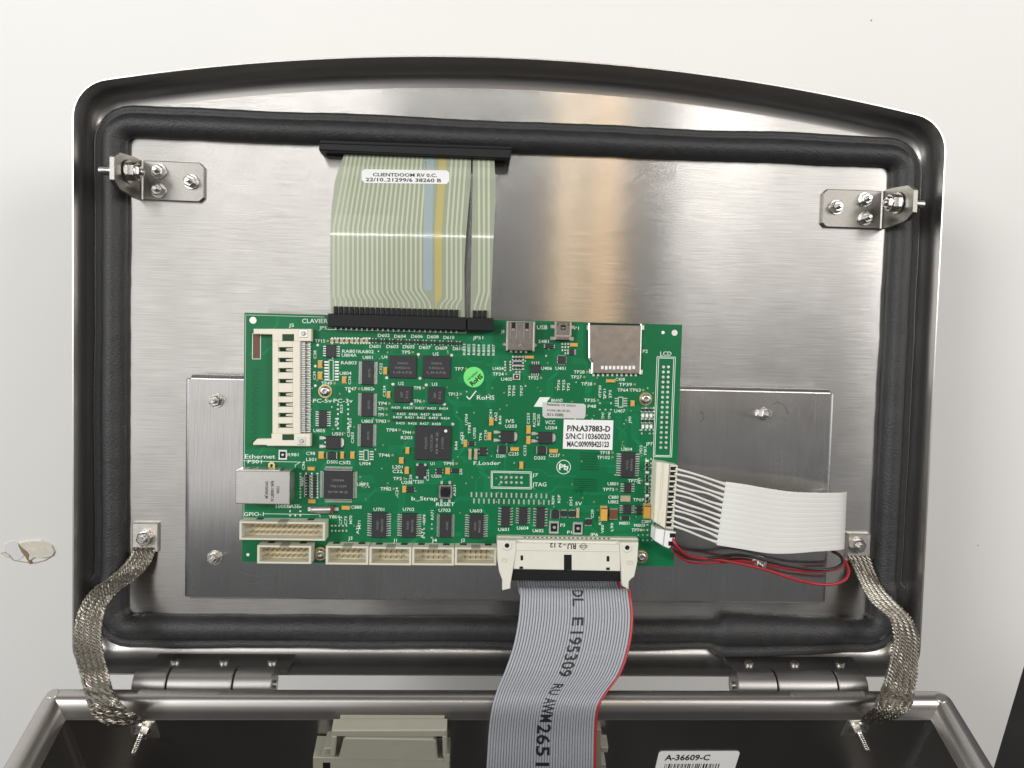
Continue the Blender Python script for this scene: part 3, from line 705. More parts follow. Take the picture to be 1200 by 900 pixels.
# ---- chips
def lead_geo(mb, x, y, dx, dy, L, wd, h):                       # gull-wing lead leaving (x,y) in direction (dx,dy)
    nx, ny = -dy*wd/2, dx*wd/2; P = []
    for d, z in ((-.2, h*.55), (L*.25, h*.55), (L*.5, .12), (L, .12)):
        P += [(x+dx*d+nx, y+dy*d+ny, z), (x+dx*d-nx, y+dy*d-ny, z)]
    for d, z in ((L, .0), (L*.45, .0)): P += [(x+dx*d+nx, y+dy*d+ny, z), (x+dx*d-nx, y+dy*d-ny, z)]
    mb.add(P, [(2*i, 2*i+1, 2*i+3, 2*i+2) for i in range(5)])
def chip(x0, y0, x1, y1, h=1.6, sides='', n=0, reach=3.0, lw=None, mark=None, name='integrated_circuit', dotpos=None, body='epoxy', n2=None, rev=False):
    cx, cy, sx, sy = rect(x0, y0, x1, y1, h)
    ic = MB().box(-sx/2, sx/2, -sy/2, sy/2, .1, h, min(.25, h*.2)).build(name, M[body], board, loc=(cx, cy, 0))
    if sides:
        mb = MB(); L = reach*PXM
        for s in sides:
            nn = (n2 if s in 'tb' and n2 else n); span = (sy if s in 'lr' else sx)*.94; pt = span/nn; wd = lw or pt*.45
            for k in range(nn):
                t = -span/2+(k+.5)*pt
                if s == 'l': lead_geo(mb, -sx/2, t, -1, 0, L, wd, h)
                if s == 'r': lead_geo(mb, sx/2, t, 1, 0, L, wd, h)
                if s == 't': lead_geo(mb, t, sy/2, 0, 1, L, wd, h)
                if s == 'b': lead_geo(mb, t, -sy/2, 0, -1, L, wd, h)
        mb.build('leads', M['lead'], ic, fix=True)
    if mark:
        mb = MB(); txt, vert = mark
        nl = len(txt)
        for i, t in enumerate(txt):
            if vert:
                hh = min(1.1, sx*.5/nl*.75); x = (-.5+(i+.7)/nl)*sx*.62
                ln = sy*(.35+.3*((i*7) % 3)/2)
                put_text(mb, t, (x+hh/2, -ln/2, h+.012), (0, ln, 0), (-hh, 0, 0), .01)
            else:
                hh = min(1.1, sy*.5/nl*.75); y = (.5-(i+.7)/nl)*sy*.62
                ln = sx*(.4+.3*((i*7) % 3)/2)
                put_text(mb, t, (-ln/2, y-hh/2, h+.012), (ln, 0, 0), (0, hh, 0), .01)
        mb.build('chip_marking', M['mark'], ic, fix=False)
    if dotpos:
        q = bp(*dotpos, h); MB().cyl((q.x-cx, q.y-cy), dotpos[2]*PXM if len(dotpos) > 2 else .8, h-.02, h+.012, 14).build('pin_dot', M['silk'], ic)
    return ic
_bp = bp
def bp(px, py, h=0.0, *a): return _bp(px, py, h)
chip(381.8, 404.3, 393.8, 418.7, 1.5, 'lr', 5, 3.6)
for y0, y1 in ((423, 451), (460.3, 488), (496.7, 524)): chip(424-(y0-423)*.018, y0, 438-(y0-423)*.018, y1, 1.1, 'lr', 28, 3.9, mark=(['8051742'], True))
chip(373.5, 481.2, 382.5, 500.8, 1.5, 'lr', 7, 4.2)
chip(379.2, 551.8, 413.3, 584.8, 1.4, 'lrtb', 32, 4.6, mark=(['DP83848', '78J1QM', '0942'], False), name='ethernet_chip')
chip(456.3, 416.8, 487.8, 443, 1.1, mark=(['SDRAM 256', 'K4S5616', 'UH75'], False), name='memory_chip')
chip(495.6, 417, 527.5, 443.3, 1.1, mark=(['SDRAM 256', 'K4S5616', 'UH75'], False), name='memory_chip')
chip(462.3, 453.2, 482.5, 471.8, 1.0, mark=(['28F', '512'], True), name='memory_chip'); chip(502, 453.8, 520.3, 472.7, 1.0, mark=(['28F', '512'], True), name='memory_chip')
chip(486.7, 499.2, 528.2, 539, 1.3, mark=(['PXA270', 'C5C520', '0942', 'A1 KOREA'], True), name='processor_chip', dotpos=(522.3, 505.2, 1.8))
chip(728.3, 530.3, 744.5, 559.7, 1.6, 'lr', 10, 5.5, mark=(['74LVC245', 'A0942'], True))
chip(731.8, 566, 740, 577.7, 1.3, 'lr', 4, 4.2); chip(730.7, 591.8, 740, 602.5, 1.3, 'lr', 4, 4.2)
for x0, x1, y0, y1, n, rc in ((435.3, 452.5, 601, 630.3, 10, 5.2), (470.8, 487.8, 601.8, 630.3, 10, 5.4), (550, 566.5, 602.5, 631, 10, 5.2)): chip(x0, y0, x1, y1, 1.6, 'lr', n, rc, mark=(['74HC4051', 'MAX20'], True))
chip(515.2, 602.2, 529, 630.3, 1.1, 'lr', 24, 3.4, mark=(['HC4052'], True))
chip(587.5, 594, 597.5, 617.5, 1.4, 'lr', 7, 3.6); chip(608.3, 594.7, 618, 615, 1.4, 'lr', 7, 3.6); chip(628.7, 594.7, 638.3, 618.7, 1.4, 'lr', 7, 3.6)
chip(622, 427, 633, 437, 1.3, 'tb', 4, 3.2); chip(653.8, 417.3, 663.2, 426.3, .9, 'lrtb', 5, 1.0, name='sensor_chip')
chip(667, 409, 673, 416, .9, 'lr', 3, 2.2, name='transistor')
# voltage regulators
for x0, y0, x1, y1 in ((586.7, 505, 602.5, 519), (631, 506.8, 647.5, 519.8), (381.7, 511.7, 398.5, 526.3)):
    rg = chip(x0, y0, x1, y1, 2.2, name='voltage_regulator'); cx, cy, sx, sy = rect(x0, y0, x1, y1, 2.2)
    MB().prism([(sx/2-.1, -sy*.42), (sx/2+1.0, -sy*.36), (sx/2+1.6, -sy*.2), (sx/2+1.6, sy*.2), (sx/2+1.0, sy*.36), (sx/2-.1, sy*.42)], .02, .9, .2).build('tab', M['lead'], rg)
    mb = MB()
    for s in (-1, 1): mb.box(-sx/2-3.0, -sx/2, s*sy*.34-.5, s*sy*.34+.5, .02, .6, .1); mb.box(-sx/2-3.3, -sx/2-1.4, s*sy*.34-.75, s*sy*.34+.75, .0, .25)
    mb.box(-sx/2-.8, -sx/2, -.45, .45, .3, .9); mb.build('leads', M['lead'], rg)
def two_pad(x0, y0, x1, y1, h, body, name, end='lead', e=.18, vert=None):
    cx, cy, sx, sy = rect(x0, y0, x1, y1, h); vt = (sy > sx) if vert is None else vert
    o = MB().box(-sx/2, sx/2, -sy/2, sy/2, .05, h, min(.15, h*.2)).build(name, M[body], board, loc=(cx, cy, 0))
    mb = MB()
    for s in (-1, 1):
        if vt: a, b = sorted((s*sy/2*(1-2*e), s*(sy/2+.25))); mb.box(-sx/2-.06, sx/2+.06, a, b, 0, h*.92 if body != 'tant' else h*.3, .08)
        else: a, b = sorted((s*sx/2*(1-2*e), s*(sx/2+.25))); mb.box(a, b, -sy/2-.06, sy/2+.06, 0, h*.92 if body != 'tant' else h*.3, .08)
    mb.build('terminals', M[end], o)
    return o
for r in ((583.8, 523, 593.8, 531), (629.4, 523.6, 640.4, 532), (383.3, 530.2, 394.2, 537.8), (645.8, 598.3, 655.8, 607.5)): two_pad(*r, 2.0, 'epoxy', 'diode')
for x0, y0, x1, y1 in ((573.3, 490.3, 578.3, 498.5), (571.3, 507.2, 575.8, 515.8), (598.8, 524.3, 607.8, 528.8), (617, 499.3, 622, 508.3), (616.8, 511.7, 621.8, 520.3), (644.2, 526.3, 653.5, 530.8), (608.8, 541.7, 613.3, 549.5),
                       (475, 524.8, 479.5, 531.8), (467.5, 536.8, 472.8, 543.5), (474, 548, 479, 555.5), (471.3, 570.2, 475.8, 577.3), (543.3, 516.2, 547.3, 523.8), (521.8, 548.8, 527.2, 555.8), (449, 430.8, 453.5, 438.5), (453, 459.2, 457.3, 466.3),
                       (372.3, 423, 377.3, 431), (372, 436.3, 377.3, 444.5), (400.5, 441.8, 405.5, 449), (616, 416.8, 625, 420.2), (669, 402, 676.8, 406.3), (711.3, 444.5, 721, 448.3), (739.3, 470, 743.8, 476), (373, 530, 379.3, 537.5), (398.7, 530, 402.8, 537.5), (410.3, 530, 415.2, 537.5),
                       (360.5, 547.3, 368, 551.5), (361, 585.5, 368.5, 590), (400.5, 593, 409.5, 597.5)): two_pad(x0, y0, x1, y1, 1.2, 'tant', 'ceramic_capacitor')
for x0, y0, x1, y1 in ((704.2, 594.3, 711.9, 610.6), (755, 591.6, 762.6, 607.8)):
    cp = two_pad(x0, y0, x1, y1, 2.8, 'tant', 'tantalum_capacitor'); cx, cy, sx, sy = rect(x0, y0, x1, y1, 2.8)
    MB().box(-sx/2+.02, sx/2-.02, sy/2-1.0, sy/2-.35, 2.79, 2.812).build('polarity_band', M['brown'], cp)
for r in ((714.5, 597, 724, 608.5),): two_pad(*r, 1.8, 'brown', 'inductor')
for r in ((658, 598, 664, 606), (667, 598.2, 674, 606.4), (686, 608, 693.3, 615.8)): two_pad(*r, .9, 'epoxy', 'resistor')
for r in ((675.5, 596, 679, 606.5), (549, 526.5, 552.5, 538), (555.8, 526.5, 559.5, 538.2), (728, 581, 738.3, 588)): two_pad(*r, 1.1, 'ceramic', 'film_capacitor')
rr = random.Random(5)
for x0, y0, x1, y1 in ((511.5, 549, 518, 556), (529.5, 549.5, 538, 554), (562, 524.5, 570, 534), (549.5, 517.5, 556, 522.5), (477, 570.8, 485, 577), (639, 403.3, 649, 408.3), (746, 593, 752, 603), (728.5, 605.5, 737.5, 609.5)): chip(x0, y0, x1, y1, 1.0, 'lr', 2, 1.4, .6, name='transistor')
for k in range(11): chip(434.5+k*9.85, 397.6+k*.33, 442.5+k*9.85, 400.8+k*.33, .8, 'tb', 2, 1.2, .5, name='diode_array')
for k in range(8): two_pad(387+k*5.8, 397.2, 390.8+k*5.8, 401.6, .5, 'ceramic', 'resistor')
for j in range(8):
    for i in range(2): two_pad(357+i*9, 557+j*3.3, 363+i*9, 559.2+j*3.3, .5, 'epoxy', 'resistor')
for j in range(12): two_pad(756.5, 539+j*4.5, 760.3, 541.5+j*4.5, .5, 'epoxy' if j % 3 else 'paper', 'resistor')
for i in range(3):
    for j in range(4): two_pad(752+i*4.8, 478.5+j*6.5, 755+i*4.8, 482.5+j*6.5, .5, 'paper' if j % 2 else 'epoxy', 'resistor')
for i in range(3):
    for j in range(3): two_pad(601.5+i*3.6, 418.6+j*5.2, 604.2+i*3.6, 422.4+j*5.2, .45, 'epoxy', 'resistor')
for i in range(12):
    two_pad(460+i*4.8, 480.3+i*.05, 463.4+i*4.8, 482.4+i*.05, .45, 'epoxy', 'resistor', 'mask_dk'); two_pad(460+i*4.8, 491.3, 463.4+i*4.8, 493.4, .45, 'epoxy', 'resistor', 'mask_dk')
# quartz crystals
ct = MB(); a, b = bp(364.8, 597.5, 1.9), bp(388, 597.2, 1.9)
ct.tube([(a.x, a.y, 1.9), (a.x+.4, a.y, 1.9), (b.x-.4, b.y, 1.9), (b.x, b.y, 1.9)], [1.5, 1.9, 1.9, 1.5], 16); cr_ = ct.build('crystal', M['shell'], board, 40)
MB().box(b.x, b.x+1.2, b.y-1.9, b.y+1.9, .1, 3.2, .4).build('crystal_base', M['brown'], cr_)
mb = MB(); mb.box(a.x-2, a.x-.2, a.y-1.1, a.y+1.1, 0, .7, .2); mb.box(b.x+1, b.x+3.4, b.y-.9, b.y+.9, 0, .7, .2); mb.build('leads', M['solder'], cr_)
q = chip(488, 543.7, 499, 560.6, 1.4, name='crystal'); mb = MB()
for x in (-1.9, 1.9):
    for y in (-3.1, 3.1): mb.box(x-.6, x+.6, y-.6, y+.6, 0, 1.42, .1)
mb.build('terminals', M['lead'], q)
# reset push button
cx, cy, sx, sy = rect(515.3, 568, 528.7, 585.6, 2.0)
rs = MB().box(-sx/2, sx/2, -sy/2, sy/2, .05, 1.2, .2).build('reset_button', M['epoxy'], board, loc=(cx, cy, 0))
mb = MB()
for s in (-1, 1): mb.box(s*sx/2-.45, s*sx/2+.45, -sy/2+.6, sy/2-.6, .05, 1.6, .15)
for s in (-1, 1): mb.box(-sx/2, sx/2, s*(sy/2-.7)-.35, s*(sy/2-.7)+.35, .3, 1.5, .1)
mb.build('button_frame', M['shell'], rs)
mb = MB()
for sx_ in (-1, 1):
    for sy_ in (-1, 1): mb.box(sx_*sx*.36-.6, sx_*sx*.36+.6, sy_*(sy/2+.6)-1.0, sy_*(sy/2+.6)+1.0, 0, .5, .15)
mb.build('terminals', M['solder'], rs); MB().cyl((0, 0), 1.9, 1.2, 2.4, 20, .3).build('plunger', M['black'], rs, 40)
# small metal framed jumpers / test sockets
for r in ((643.6, 611, 655, 625.6), (671.5, 612.3, 682.9, 626.8), (326, 527.3, 336, 539), (601.2, 438, 609.8, 445.3)):
    cx, cy, sx, sy = rect(*r, 1.4); o = MB().box(-sx/2, sx/2, -sy/2, sy/2, .02, .9, .1).build('test_socket', M['lead'], board, loc=(cx, cy, 0))
    MB().box(-sx*.33, sx*.33, -sy*.33, sy*.33, .9, 1.25, .1).build('socket_body', M['black'], o); MB().cyl((.1, .1), sx*.16, 1.2, 1.6, 12, .1).build('contact', M['lead'], o)
# mounting screws
for px, py in ((380.5, 458.5), (757.2, 467.6), (375, 649.5), (752.3, 652.8)):
    p = bp(px, py, 1.5); o = MB().ring((0, 0), 1.4, 3.3, .02, .5, 24).build('washer', M['gold'], board, loc=(p.x, p.y, 0))
    mb = MB(); n = 20
    rows = [[(r*math.cos(6.2832*k/n), r*math.sin(6.2832*k/n), z) for k in range(n)] for r, z in ((2.6, .5), (2.6, 1.3), (2.3, 1.9), (1.6, 2.3), (1.15, 2.35), (1.1, 1.2), (.05, 1.1))]
    mb.grid(rows, True).build('screw', M['nut'], o, 40)

# ---- memory card slot with ivory frame
cf = MB(); Hh = 4.2
def P(x, y): q = bp(x, y, Hh); return (q.x, q.y)
def strip(mb, x0, y0, x1, y1, z0=.3, z1=Hh, bev=.25): mb.prism([P(x0, y1), P(x1, y1), P(x1, y0), P(x0, y0)], z0, z1, bev)
cs = MB(); cs.prism([P(297, 385.3), P(297, 391.5), P(319, 392), P(319.3, 400), P(364.8, 400), P(365, 385.5)][::-1], .3, Hh, .3)
card = cs.build('card_slot', M['ivory'], board)
def seg(x0, y0, x1, y1, h=Hh, z0=.3): m_ = MB(); m_.prism([P(x0, y1), P(x1, y1), P(x1, y0), P(x0, y0)], z0, h, .2); return m_
mb = MB(); mb.prism([P(296.3, 521.5), P(296.5, 519), P(301, 514.5), P(318, 514.3), P(318, 508.3), P(363.8, 508.3), P(363.6, 523), P(313, 522.6), P(312, 521.7)], .3, Hh, .3); mb.build('frame_end', M['ivory'], card)
ys = [409.5, 422, 434, 446.7, 462.3, 474.2, 486.5, 499]
seg(319.2, 400, 326, 508.3).build('frame_rail', M['ivory'], card); seg(343.2, 400, 351.6, 508.3).build('frame_rail', M['ivory'], card)
ed = [400]+[v for y in ys for v in (y-2.5, y+2.5)]+[508.3]
for a_, b_ in zip(ed[::2], ed[1::2]): seg(326, a_, 343.2, b_, Hh-.02).build('frame_bar', M['ivory'], card)
for y in ys:
    MB().prism([P(335, y-.9), P(343, y-1.5), P(343, y-.3), P(335, y-.1)], 1.0, Hh-.3).build('slot_tongue', M['ivory'], card); MB().prism([P(335, y+.1), P(343, y+.3), P(343, y+1.5), P(335, y+.9)], 1.0, Hh-.3).build('slot_tongue', M['ivory'], card)
for y0, y1 in ((391.5, 399.6), (508.8, 515.8)):
    a_ = MB(); a_.prism([P(330.8, y1), P(344.6, y1), P(344.6, y0), P(330.8, y0)], Hh-.01, Hh+.02); a_.build('frame_window', M['slot'], card)
mb = MB()
for k in range(50):
    y = 401.3+k*106/50
    a_, b_ = bp(351.8, y+.55, 2.6), bp(364.4, y+.55, .2)
    mb.box(a_.x, a_.x+2.4, a_.y-.3, a_.y+.3, 1.8, 3.0, .1); mb.box(a_.x+2.4, b_.x, a_.y-.3, a_.y+.3, .05, 1.4 if k % 2 else .5)
mb.build('contact_comb', M['lead'], card)
for px, py in ((355, 390.6), (353, 516.8)):
    q = bp(px, py, Hh+1); o = MB().box(-1.9, 1.9, -1.9, 1.9, Hh, Hh+.5, .2).build('screw_plate', M['lead'], card, loc=(q.x, q.y, 0)); MB().cyl((0, 0), 1.2, Hh+.5, Hh+1.1, 6, .2).build('screw', M['nut'], card, loc=(q.x, q.y, 0))

# ---- black keypad header along the top edge
kh = MB(); z = 8.0
def bar(x0, y0a, y1a, x1, y0b, y1b, z0, z1, bev=.25):
    q = [bp(x0, y1a, z1), bp(x1, y1b, z1), bp(x1, y0b, z1), bp(x0, y0a, z1)]
    return MB().prism([(v.x, v.y) for v in q], z0, z1, bev)
h1 = bar(384.2, 367.3, 382.8, 546.4, 371.7, 387.2, .05, 6.5, .3).build('keypad_header', M['black'], board)
h2 = bar(547.6, 371.9, 387.4, 578.5, 372.7, 388.0, .05, 6.5, .3).build('keypad_header', M['black'], board)
tooth = None
for k in range(24):
    x = 393+k*6.17; q = bp(x, 363.6+k*.172, 6.3)
    if tooth is None: tooth = MB().box(-.85, .85, -1.5, 1.9, 3.0, 6.2, .15).build('clip', M['black'], h1, loc=(q.x, q.y, 0))
    else: copy_part(tooth, (q.x, q.y, 0), h1)
for x in (556, 562.2, 568.3): q = bp(x, 368.3, 6.3); copy_part(tooth, (q.x, q.y, 0), h2)
mb = MB()
for k in range(24): q = bp(393+k*6.17, 384.3+k*.172, 2); mb.box(q.x-.35, q.x+.35, q.y-.9, q.y+.2, .02, 1.2)
mb.build('solder_tails', M['lead'], h1)

# ---- USB sockets and card shell
cx, cy, sx, sy = rect(593.6, 377.2, 626.6, 410.8, 7)
us = MB(); us.box(-sx/2, sx/2, -sy/2, sy/2, .1, 6.8, .3); us = us.build('usb_socket', M['shell_dk'], board, loc=(cx, cy, 0))
mb = MB()
for s in (-1, 1): mb.box(s*(sx/2-.35)-.4, s*(sx/2-.35)+.4, -sy/2-.3, sy/2+.2, .05, 7.1, .25); mb.cyl((s*(sx/2+.7), -sy*.3), 1.0, 0, 1.0, 12, .3)
mb.box(-sx/2, sx/2, sy/2-.35, sy/2+.25, 4.5, 7.05, .2); mb.build('shell_edge', M['shell'], us)
for s in (-1, 1):
    x = s*sx*.24-.3
    mb = MB(); mb.box(x-1.5, x+1.5, -1.0, sy/2-.6, 6.8, 6.95); sp = mb.build('spring_finger', M['shell_dk'], us)
    mb = MB(); mb.box(x-1.6, x-1.35, -1.0, sy/2-.5, 6.8, 7.05); mb.box(x+1.35, x+1.6, -1.0, sy/2-.5, 6.8, 7.05); mb.build('slit', M['shell'], us)
    MB().box(x-.9, x+.9, sy*.1+1.6, sy/2-.4, 6.94, 6.99).build('window', M['black'], us); MB().box(x-.7, x+.7, sy*.1+1.2, sy*.1+2.2, 6.98, 7.2, .1).build('contact', M['shell'], us)
mb = MB(); run(mb, [(-.9, -sy*.36), (-.1, -sy*.27), (.6, -sy*.33)], .3, 6.83); mb.build('stamped_mark', M['shell'], us, fix=False)
mb = MB()
for k in range(4): mb.box(-4.6+k*2.4, -3.4+k*2.4, -sy/2-1.2, -sy/2, 0, .5, .1)
mb.build('leads', M['solder'], us)
cx, cy, sx, sy = rect(651, 377.4, 668.8, 398.5, 4)
mu = MB().box(-sx/2, sx/2, -sy/2, sy/2, .1, 3.9, .3).build('mini_usb_socket', M['shell_dk'], board, loc=(cx, cy, 0))
mb = MB()
for s in (-1, 1):
    mb.box(s*(sx/2)-.35, s*(sx/2)+.35, -sy/2, sy/2+.1, .05, 4.1, .15)
    for y in (sy*.24, -sy*.42): mb.box(s*(sx/2+1.2)-.9, s*(sx/2+1.2)+.9, y-.9, y+.9, 0, .5, .15)
mb.box(-sx/2, sx/2, -sy*.32, -sy*.22, 3.9, 4.1); mb.build('shell_edge', M['shell'], mu)
MB().box(-1.2, 1.2, sy*.08, sy*.34, 3.9, 3.98).build('window', M['black'], mu); MB().box(-.8, .8, sy*.15, sy*.2, 3.98, 4.1).build('contact', M['shell'], mu)
mb = MB()
for s in (-1, 0, 1): mb.box(s*2.6-.45, s*2.6+.45, sy*.3, sy*.42, 3.9, 4.0)
mb.build('slit', M['brown'], mu)
hz = 2.6
def Q(x, y): v = bp(x, y, hz); return (v.x, v.y)
poly = [Q(691.5, 380.5), Q(691.5, 419.5), Q(695, 424.5), Q(694.8, 437.3), Q(749.5, 438), Q(751.2, 381.5)]
sd = MB().prism(poly, .1, hz, .25).build('card_shell', M['card'], board)
MB().prism([Q(692, 378.5), Q(692, 380.4), Q(750.5, 381.6), Q(750.6, 379.8)], .1, hz-.5).build('card_mouth', M['black'], sd)
mb = MB()
for a_, b_ in (((691, 378.5), (691.2, 419.8)), ((691.2, 419.8), (694.6, 425)), ((694.6, 425), (694.2, 437.8)), ((751.5, 379.5), (749.9, 438.4))):
    p_, q_ = bp(*a_, hz), bp(*b_, hz); mb.tube([(p_.x, p_.y, 1.3), (q_.x, q_.y, 1.3)], .65, 8)
for x, y in ((689.5, 384), (692, 435), (752.8, 384), (751, 436)): v = bp(x, y); mb.box(v.x-.8, v.x+.8, v.y-1.2, v.y+1.2, 0, .8, .2)
mb.build('shell_flange', M['solder'], sd, 40)
mb = MB(); 
for k in range(9): v = bp(706+k*4.6, 430.4, hz); mb.box(v.x-.7, v.x+.55, v.y-.9-.25*(k % 2), v.y+.7, hz, hz+.12)
mb.build('contact_window', M['paper'], sd)
mb = MB()
for k in range(10): v = bp(695.5+k*5.5, 439.6); mb.box(v.x-.5, v.x+.5, v.y-.6, v.y+.8, 0, .4, .1)
mb.build('leads', M['solder'], sd)

# ---- ethernet jack
jz = 13.3; cx, cy, sx, sy = rect(275.8, 552, 339.2, 590.8, jz)
jk = MB().box(-sx/2, sx/2, -sy/2, sy/2, .1, jz, .35).build('ethernet_jack', M['shell'], board, loc=(cx, cy, 0))
mb = MB(); mb.box(-sx/2+.9, sx/2-5, sy/2, sy/2+.3, 1.5, jz-1.5); mb.build('shell_tab', M['shell'], jk)
for x, w_ in ((-6.5, 2.4), (-3, 1.4), (.5, 1.6), (7.5, 1.6)): MB().box(x-w_/2, x+w_/2, sy/2+.3, sy/2+.34, 4, jz-4).build('shell_slot', M['shell_dk'], jk)
v = bp(318, 545.5, 1.5); MB().ring((v.x-cx, v.y-cy), .7, 1.7, .02, 1.2, 18).build('ground_post', M['gold'], jk)
mb = MB()
for i, (t, l0, l1) in enumerate((('CONN', .8, -2.6), ('RJ45-1000BT-N', 3.2, -6.4), ('2W10A930 JM', 3.0, -5.0))):
    x = sx/2-5.9-i*2.6; put_text(mb, t, (x, l0, jz+.012), (0, l1-l0, 0), (1.35, 0, 0), .03)
mb.build('stamped_text', M['ink'], jk, fix=False)

# ---- pin headers with open housings
def header(x0, y0, x1, y1, n, name='pin_header', hh=8.8, mt='idc'):
    cx, cy, sx, sy = rect(x0, y0, x1, y1, hh); t = .95
    mb = MB()
    for a, b, c_, d in ((-sx/2, sx/2, sy/2-t, sy/2), (-sx/2, sx/2, -sy/2, -sy/2+t), (-sx/2, -sx/2+t*1.2, -sy/2+t, sy/2-t), (sx/2-t*1.2, sx/2, -sy/2+t, sy/2-t)):
        mb.box(a, b, c_, d, .3, hh, .18)
    o = mb.build(name, M[mt], board, loc=(cx, cy, 0))
    MB().box(-sx/2+t*1.2, sx/2-t*1.2, -sy/2+t, sy/2-t, .3, 2.2).build('housing_floor', M[mt], o)
    MB().box(-2.2, 2.2, sy/2-t-.02, sy/2+.02, 2.6, hh+.03).build('key_notch', M['beige'], o)
    for x in (-sx*.3, sx*.3): MB().box(x-1.6, x+1.6, sy/2, sy/2+.03, .6, 4.5).build('housing_slot', M['slot'], o)
    mb = MB(); t0 = -(n-1)*1.27
    for i in range(n):
        for y in (-1.27, 1.27): mb.box(t0+2.54*i-.34, t0+2.54*i+.34, y-.34, y+.34, 2, 7.4, .2)
    mb.build('pins', M['gold'], o)
    return o
header(280.4, 611.7, 381, 633.3, 13)
header(301.3, 639.5, 364.6, 660.8, 8)
header(381.6, 640.2, 431.8, 661.9, 5); header(432.6, 641.2, 482.2, 662.5, 5); header(482.8, 641.6, 532.2, 662.7, 5); header(532.8, 641.9, 582, 662.7, 5)

# ---- white latched header for the grey ribbon
zt = 10.0
def W(x, y, h=zt): v = bp(x, y, h); return (v.x, v.y)
def wz(x, y, s=6.0): return (560+x/s, 580+y/s)
lh = MB().prism([W(*wz(135, 318)), W(*wz(1128, 335)), W(*wz(1120, 470)), W(*wz(140, 455))][::-1], .3, zt-1.2, .3).build('latched_header', M['idc_w'], board)
pl = MB().prism([W(*wz(262, 335)), W(*wz(1000, 348)), W(*wz(1002, 535)), W(*wz(250, 520))][::-1], zt-1.2, zt+.5, .3).build('cable_plug', M['idc_w'], lh)
MB().prism([W(*wz(268, 338), zt+.9), W(*wz(996, 350), zt+.9), W(*wz(996, 402), zt+.9), W(*wz(268, 392), zt+.9)][::-1], zt+.5, zt+.9, .2).build('plug_ridge', M['idc_w'], pl)
for pts, nm in (([(135, 320), (268, 322), (268, 395), (248, 520), (230, 625), (228, 660), (172, 672), (172, 600), (150, 540), (137, 460)], 'latch'),
                ([(1130, 335), (998, 335), (1000, 400), (1008, 530), (1010, 600), (1015, 640), (1060, 668), (1062, 610), (1080, 590), (1100, 575), (1122, 470)], 'latch')):
    q = [W(*wz(*p), zt+1.2) for p in pts]; o = MB().prism(q, zt-2.5, zt+1.2, .3).build(nm, M['idc_w'], lh)
    xx = (205, 355) if pts[0][0] < 500 else (1050, 370)
    c_ = W(*wz(*xx), zt+1.5); MB().cyl(c_, 2.7, zt+1.2, zt+1.7, 6, .3, .5).build('latch_boss', M['idc_w'], o); MB().cyl(c_, 1.15, zt+1.7, zt+1.72, 14).build('boss_hole', M['black'], o)
    c_ = W(*wz(185, 458) if xx[0] < 500 else wz(1072, 475), zt+1.4); MB().ring(c_, .7, 1.3, zt+1.2, zt+1.5, 16).build('latch_pivot', M['idc'], o)
for a in ((605, 420, 660, 528), (300, 425, 318, 460), (905, 430, 925, 468), (292, 503, 318, 520), (902, 510, 928, 528)):
    x0, y0 = wz(a[0], a[1]); x1, y1 = wz(a[2], a[3])
    MB().prism([W(x0, y0, zt+.5), W(x1, y0, zt+.5), W(x1, y1, zt+.5), W(x0, y1, zt+.5)][::-1], zt+.49, zt+.53).build('plug_slot', M['black'], pl)
MB().prism([W(*wz(245, 520)), W(*wz(1005, 533)), W(*wz(1008, 610)), W(*wz(232, 605))][::-1], zt-6, zt-.6, .3).build('strain_clamp', M['black'], lh)
MB().prism([W(*wz(138, 292), 4), W(*wz(1126, 306), 4), W(*wz(1126, 330), 4), W(*wz(138, 318), 4)][::-1], .1, 4, .2).build('header_ledge', M['idc'], lh)
mb = MB()
for k in range(20):
    v = bp(*wz(330+k*31, 302+k*.45), 4.2); mb.box(v.x-.45, v.x+.45, v.y-.5, v.y+.45, 3.9, 4.25)
mb.build('header_pins', M['slot'], lh)
mb = MB(); a_ = W(*wz(520, 372), zt+.9); b_ = W(*wz(605, 372), zt+.9)
# moulded marks upside down: 2 12 and recognised-component style glyphs
def plug_text(s, x0, x1, y, hpx):
    p_, q_ = bp(*wz(x1, y), zt+.9), bp(*wz(x0, y), zt+.9); h_ = hpx/6*PXM
    put_text(mb, s, (p_.x, p_.y+h_/2, zt+.915), (q_.x-p_.x, q_.y-p_.y, 0), (0, -h_, 0), .03)
plug_text('2 12', 505, 590, 355, 30); plug_text('m', 598, 622, 352, 14); plug_text('RU', 630, 690, 362, 40)
c_ = bp(*wz(742, 362), zt+.9); mb.ring(c_, 1.25, 1.5, zt+.9, zt+.915, 18); run(mb, [(c_.x-1.9, c_.y+.35), (c_.x+1.9, c_.y+.35)], .3, zt+.915); run(mb, [(c_.x-1.9, c_.y-.35), (c_.x+1.9, c_.y-.35)], .3, zt+.915)
mb.build('moulded_text', M['ink'], pl, fix=False)

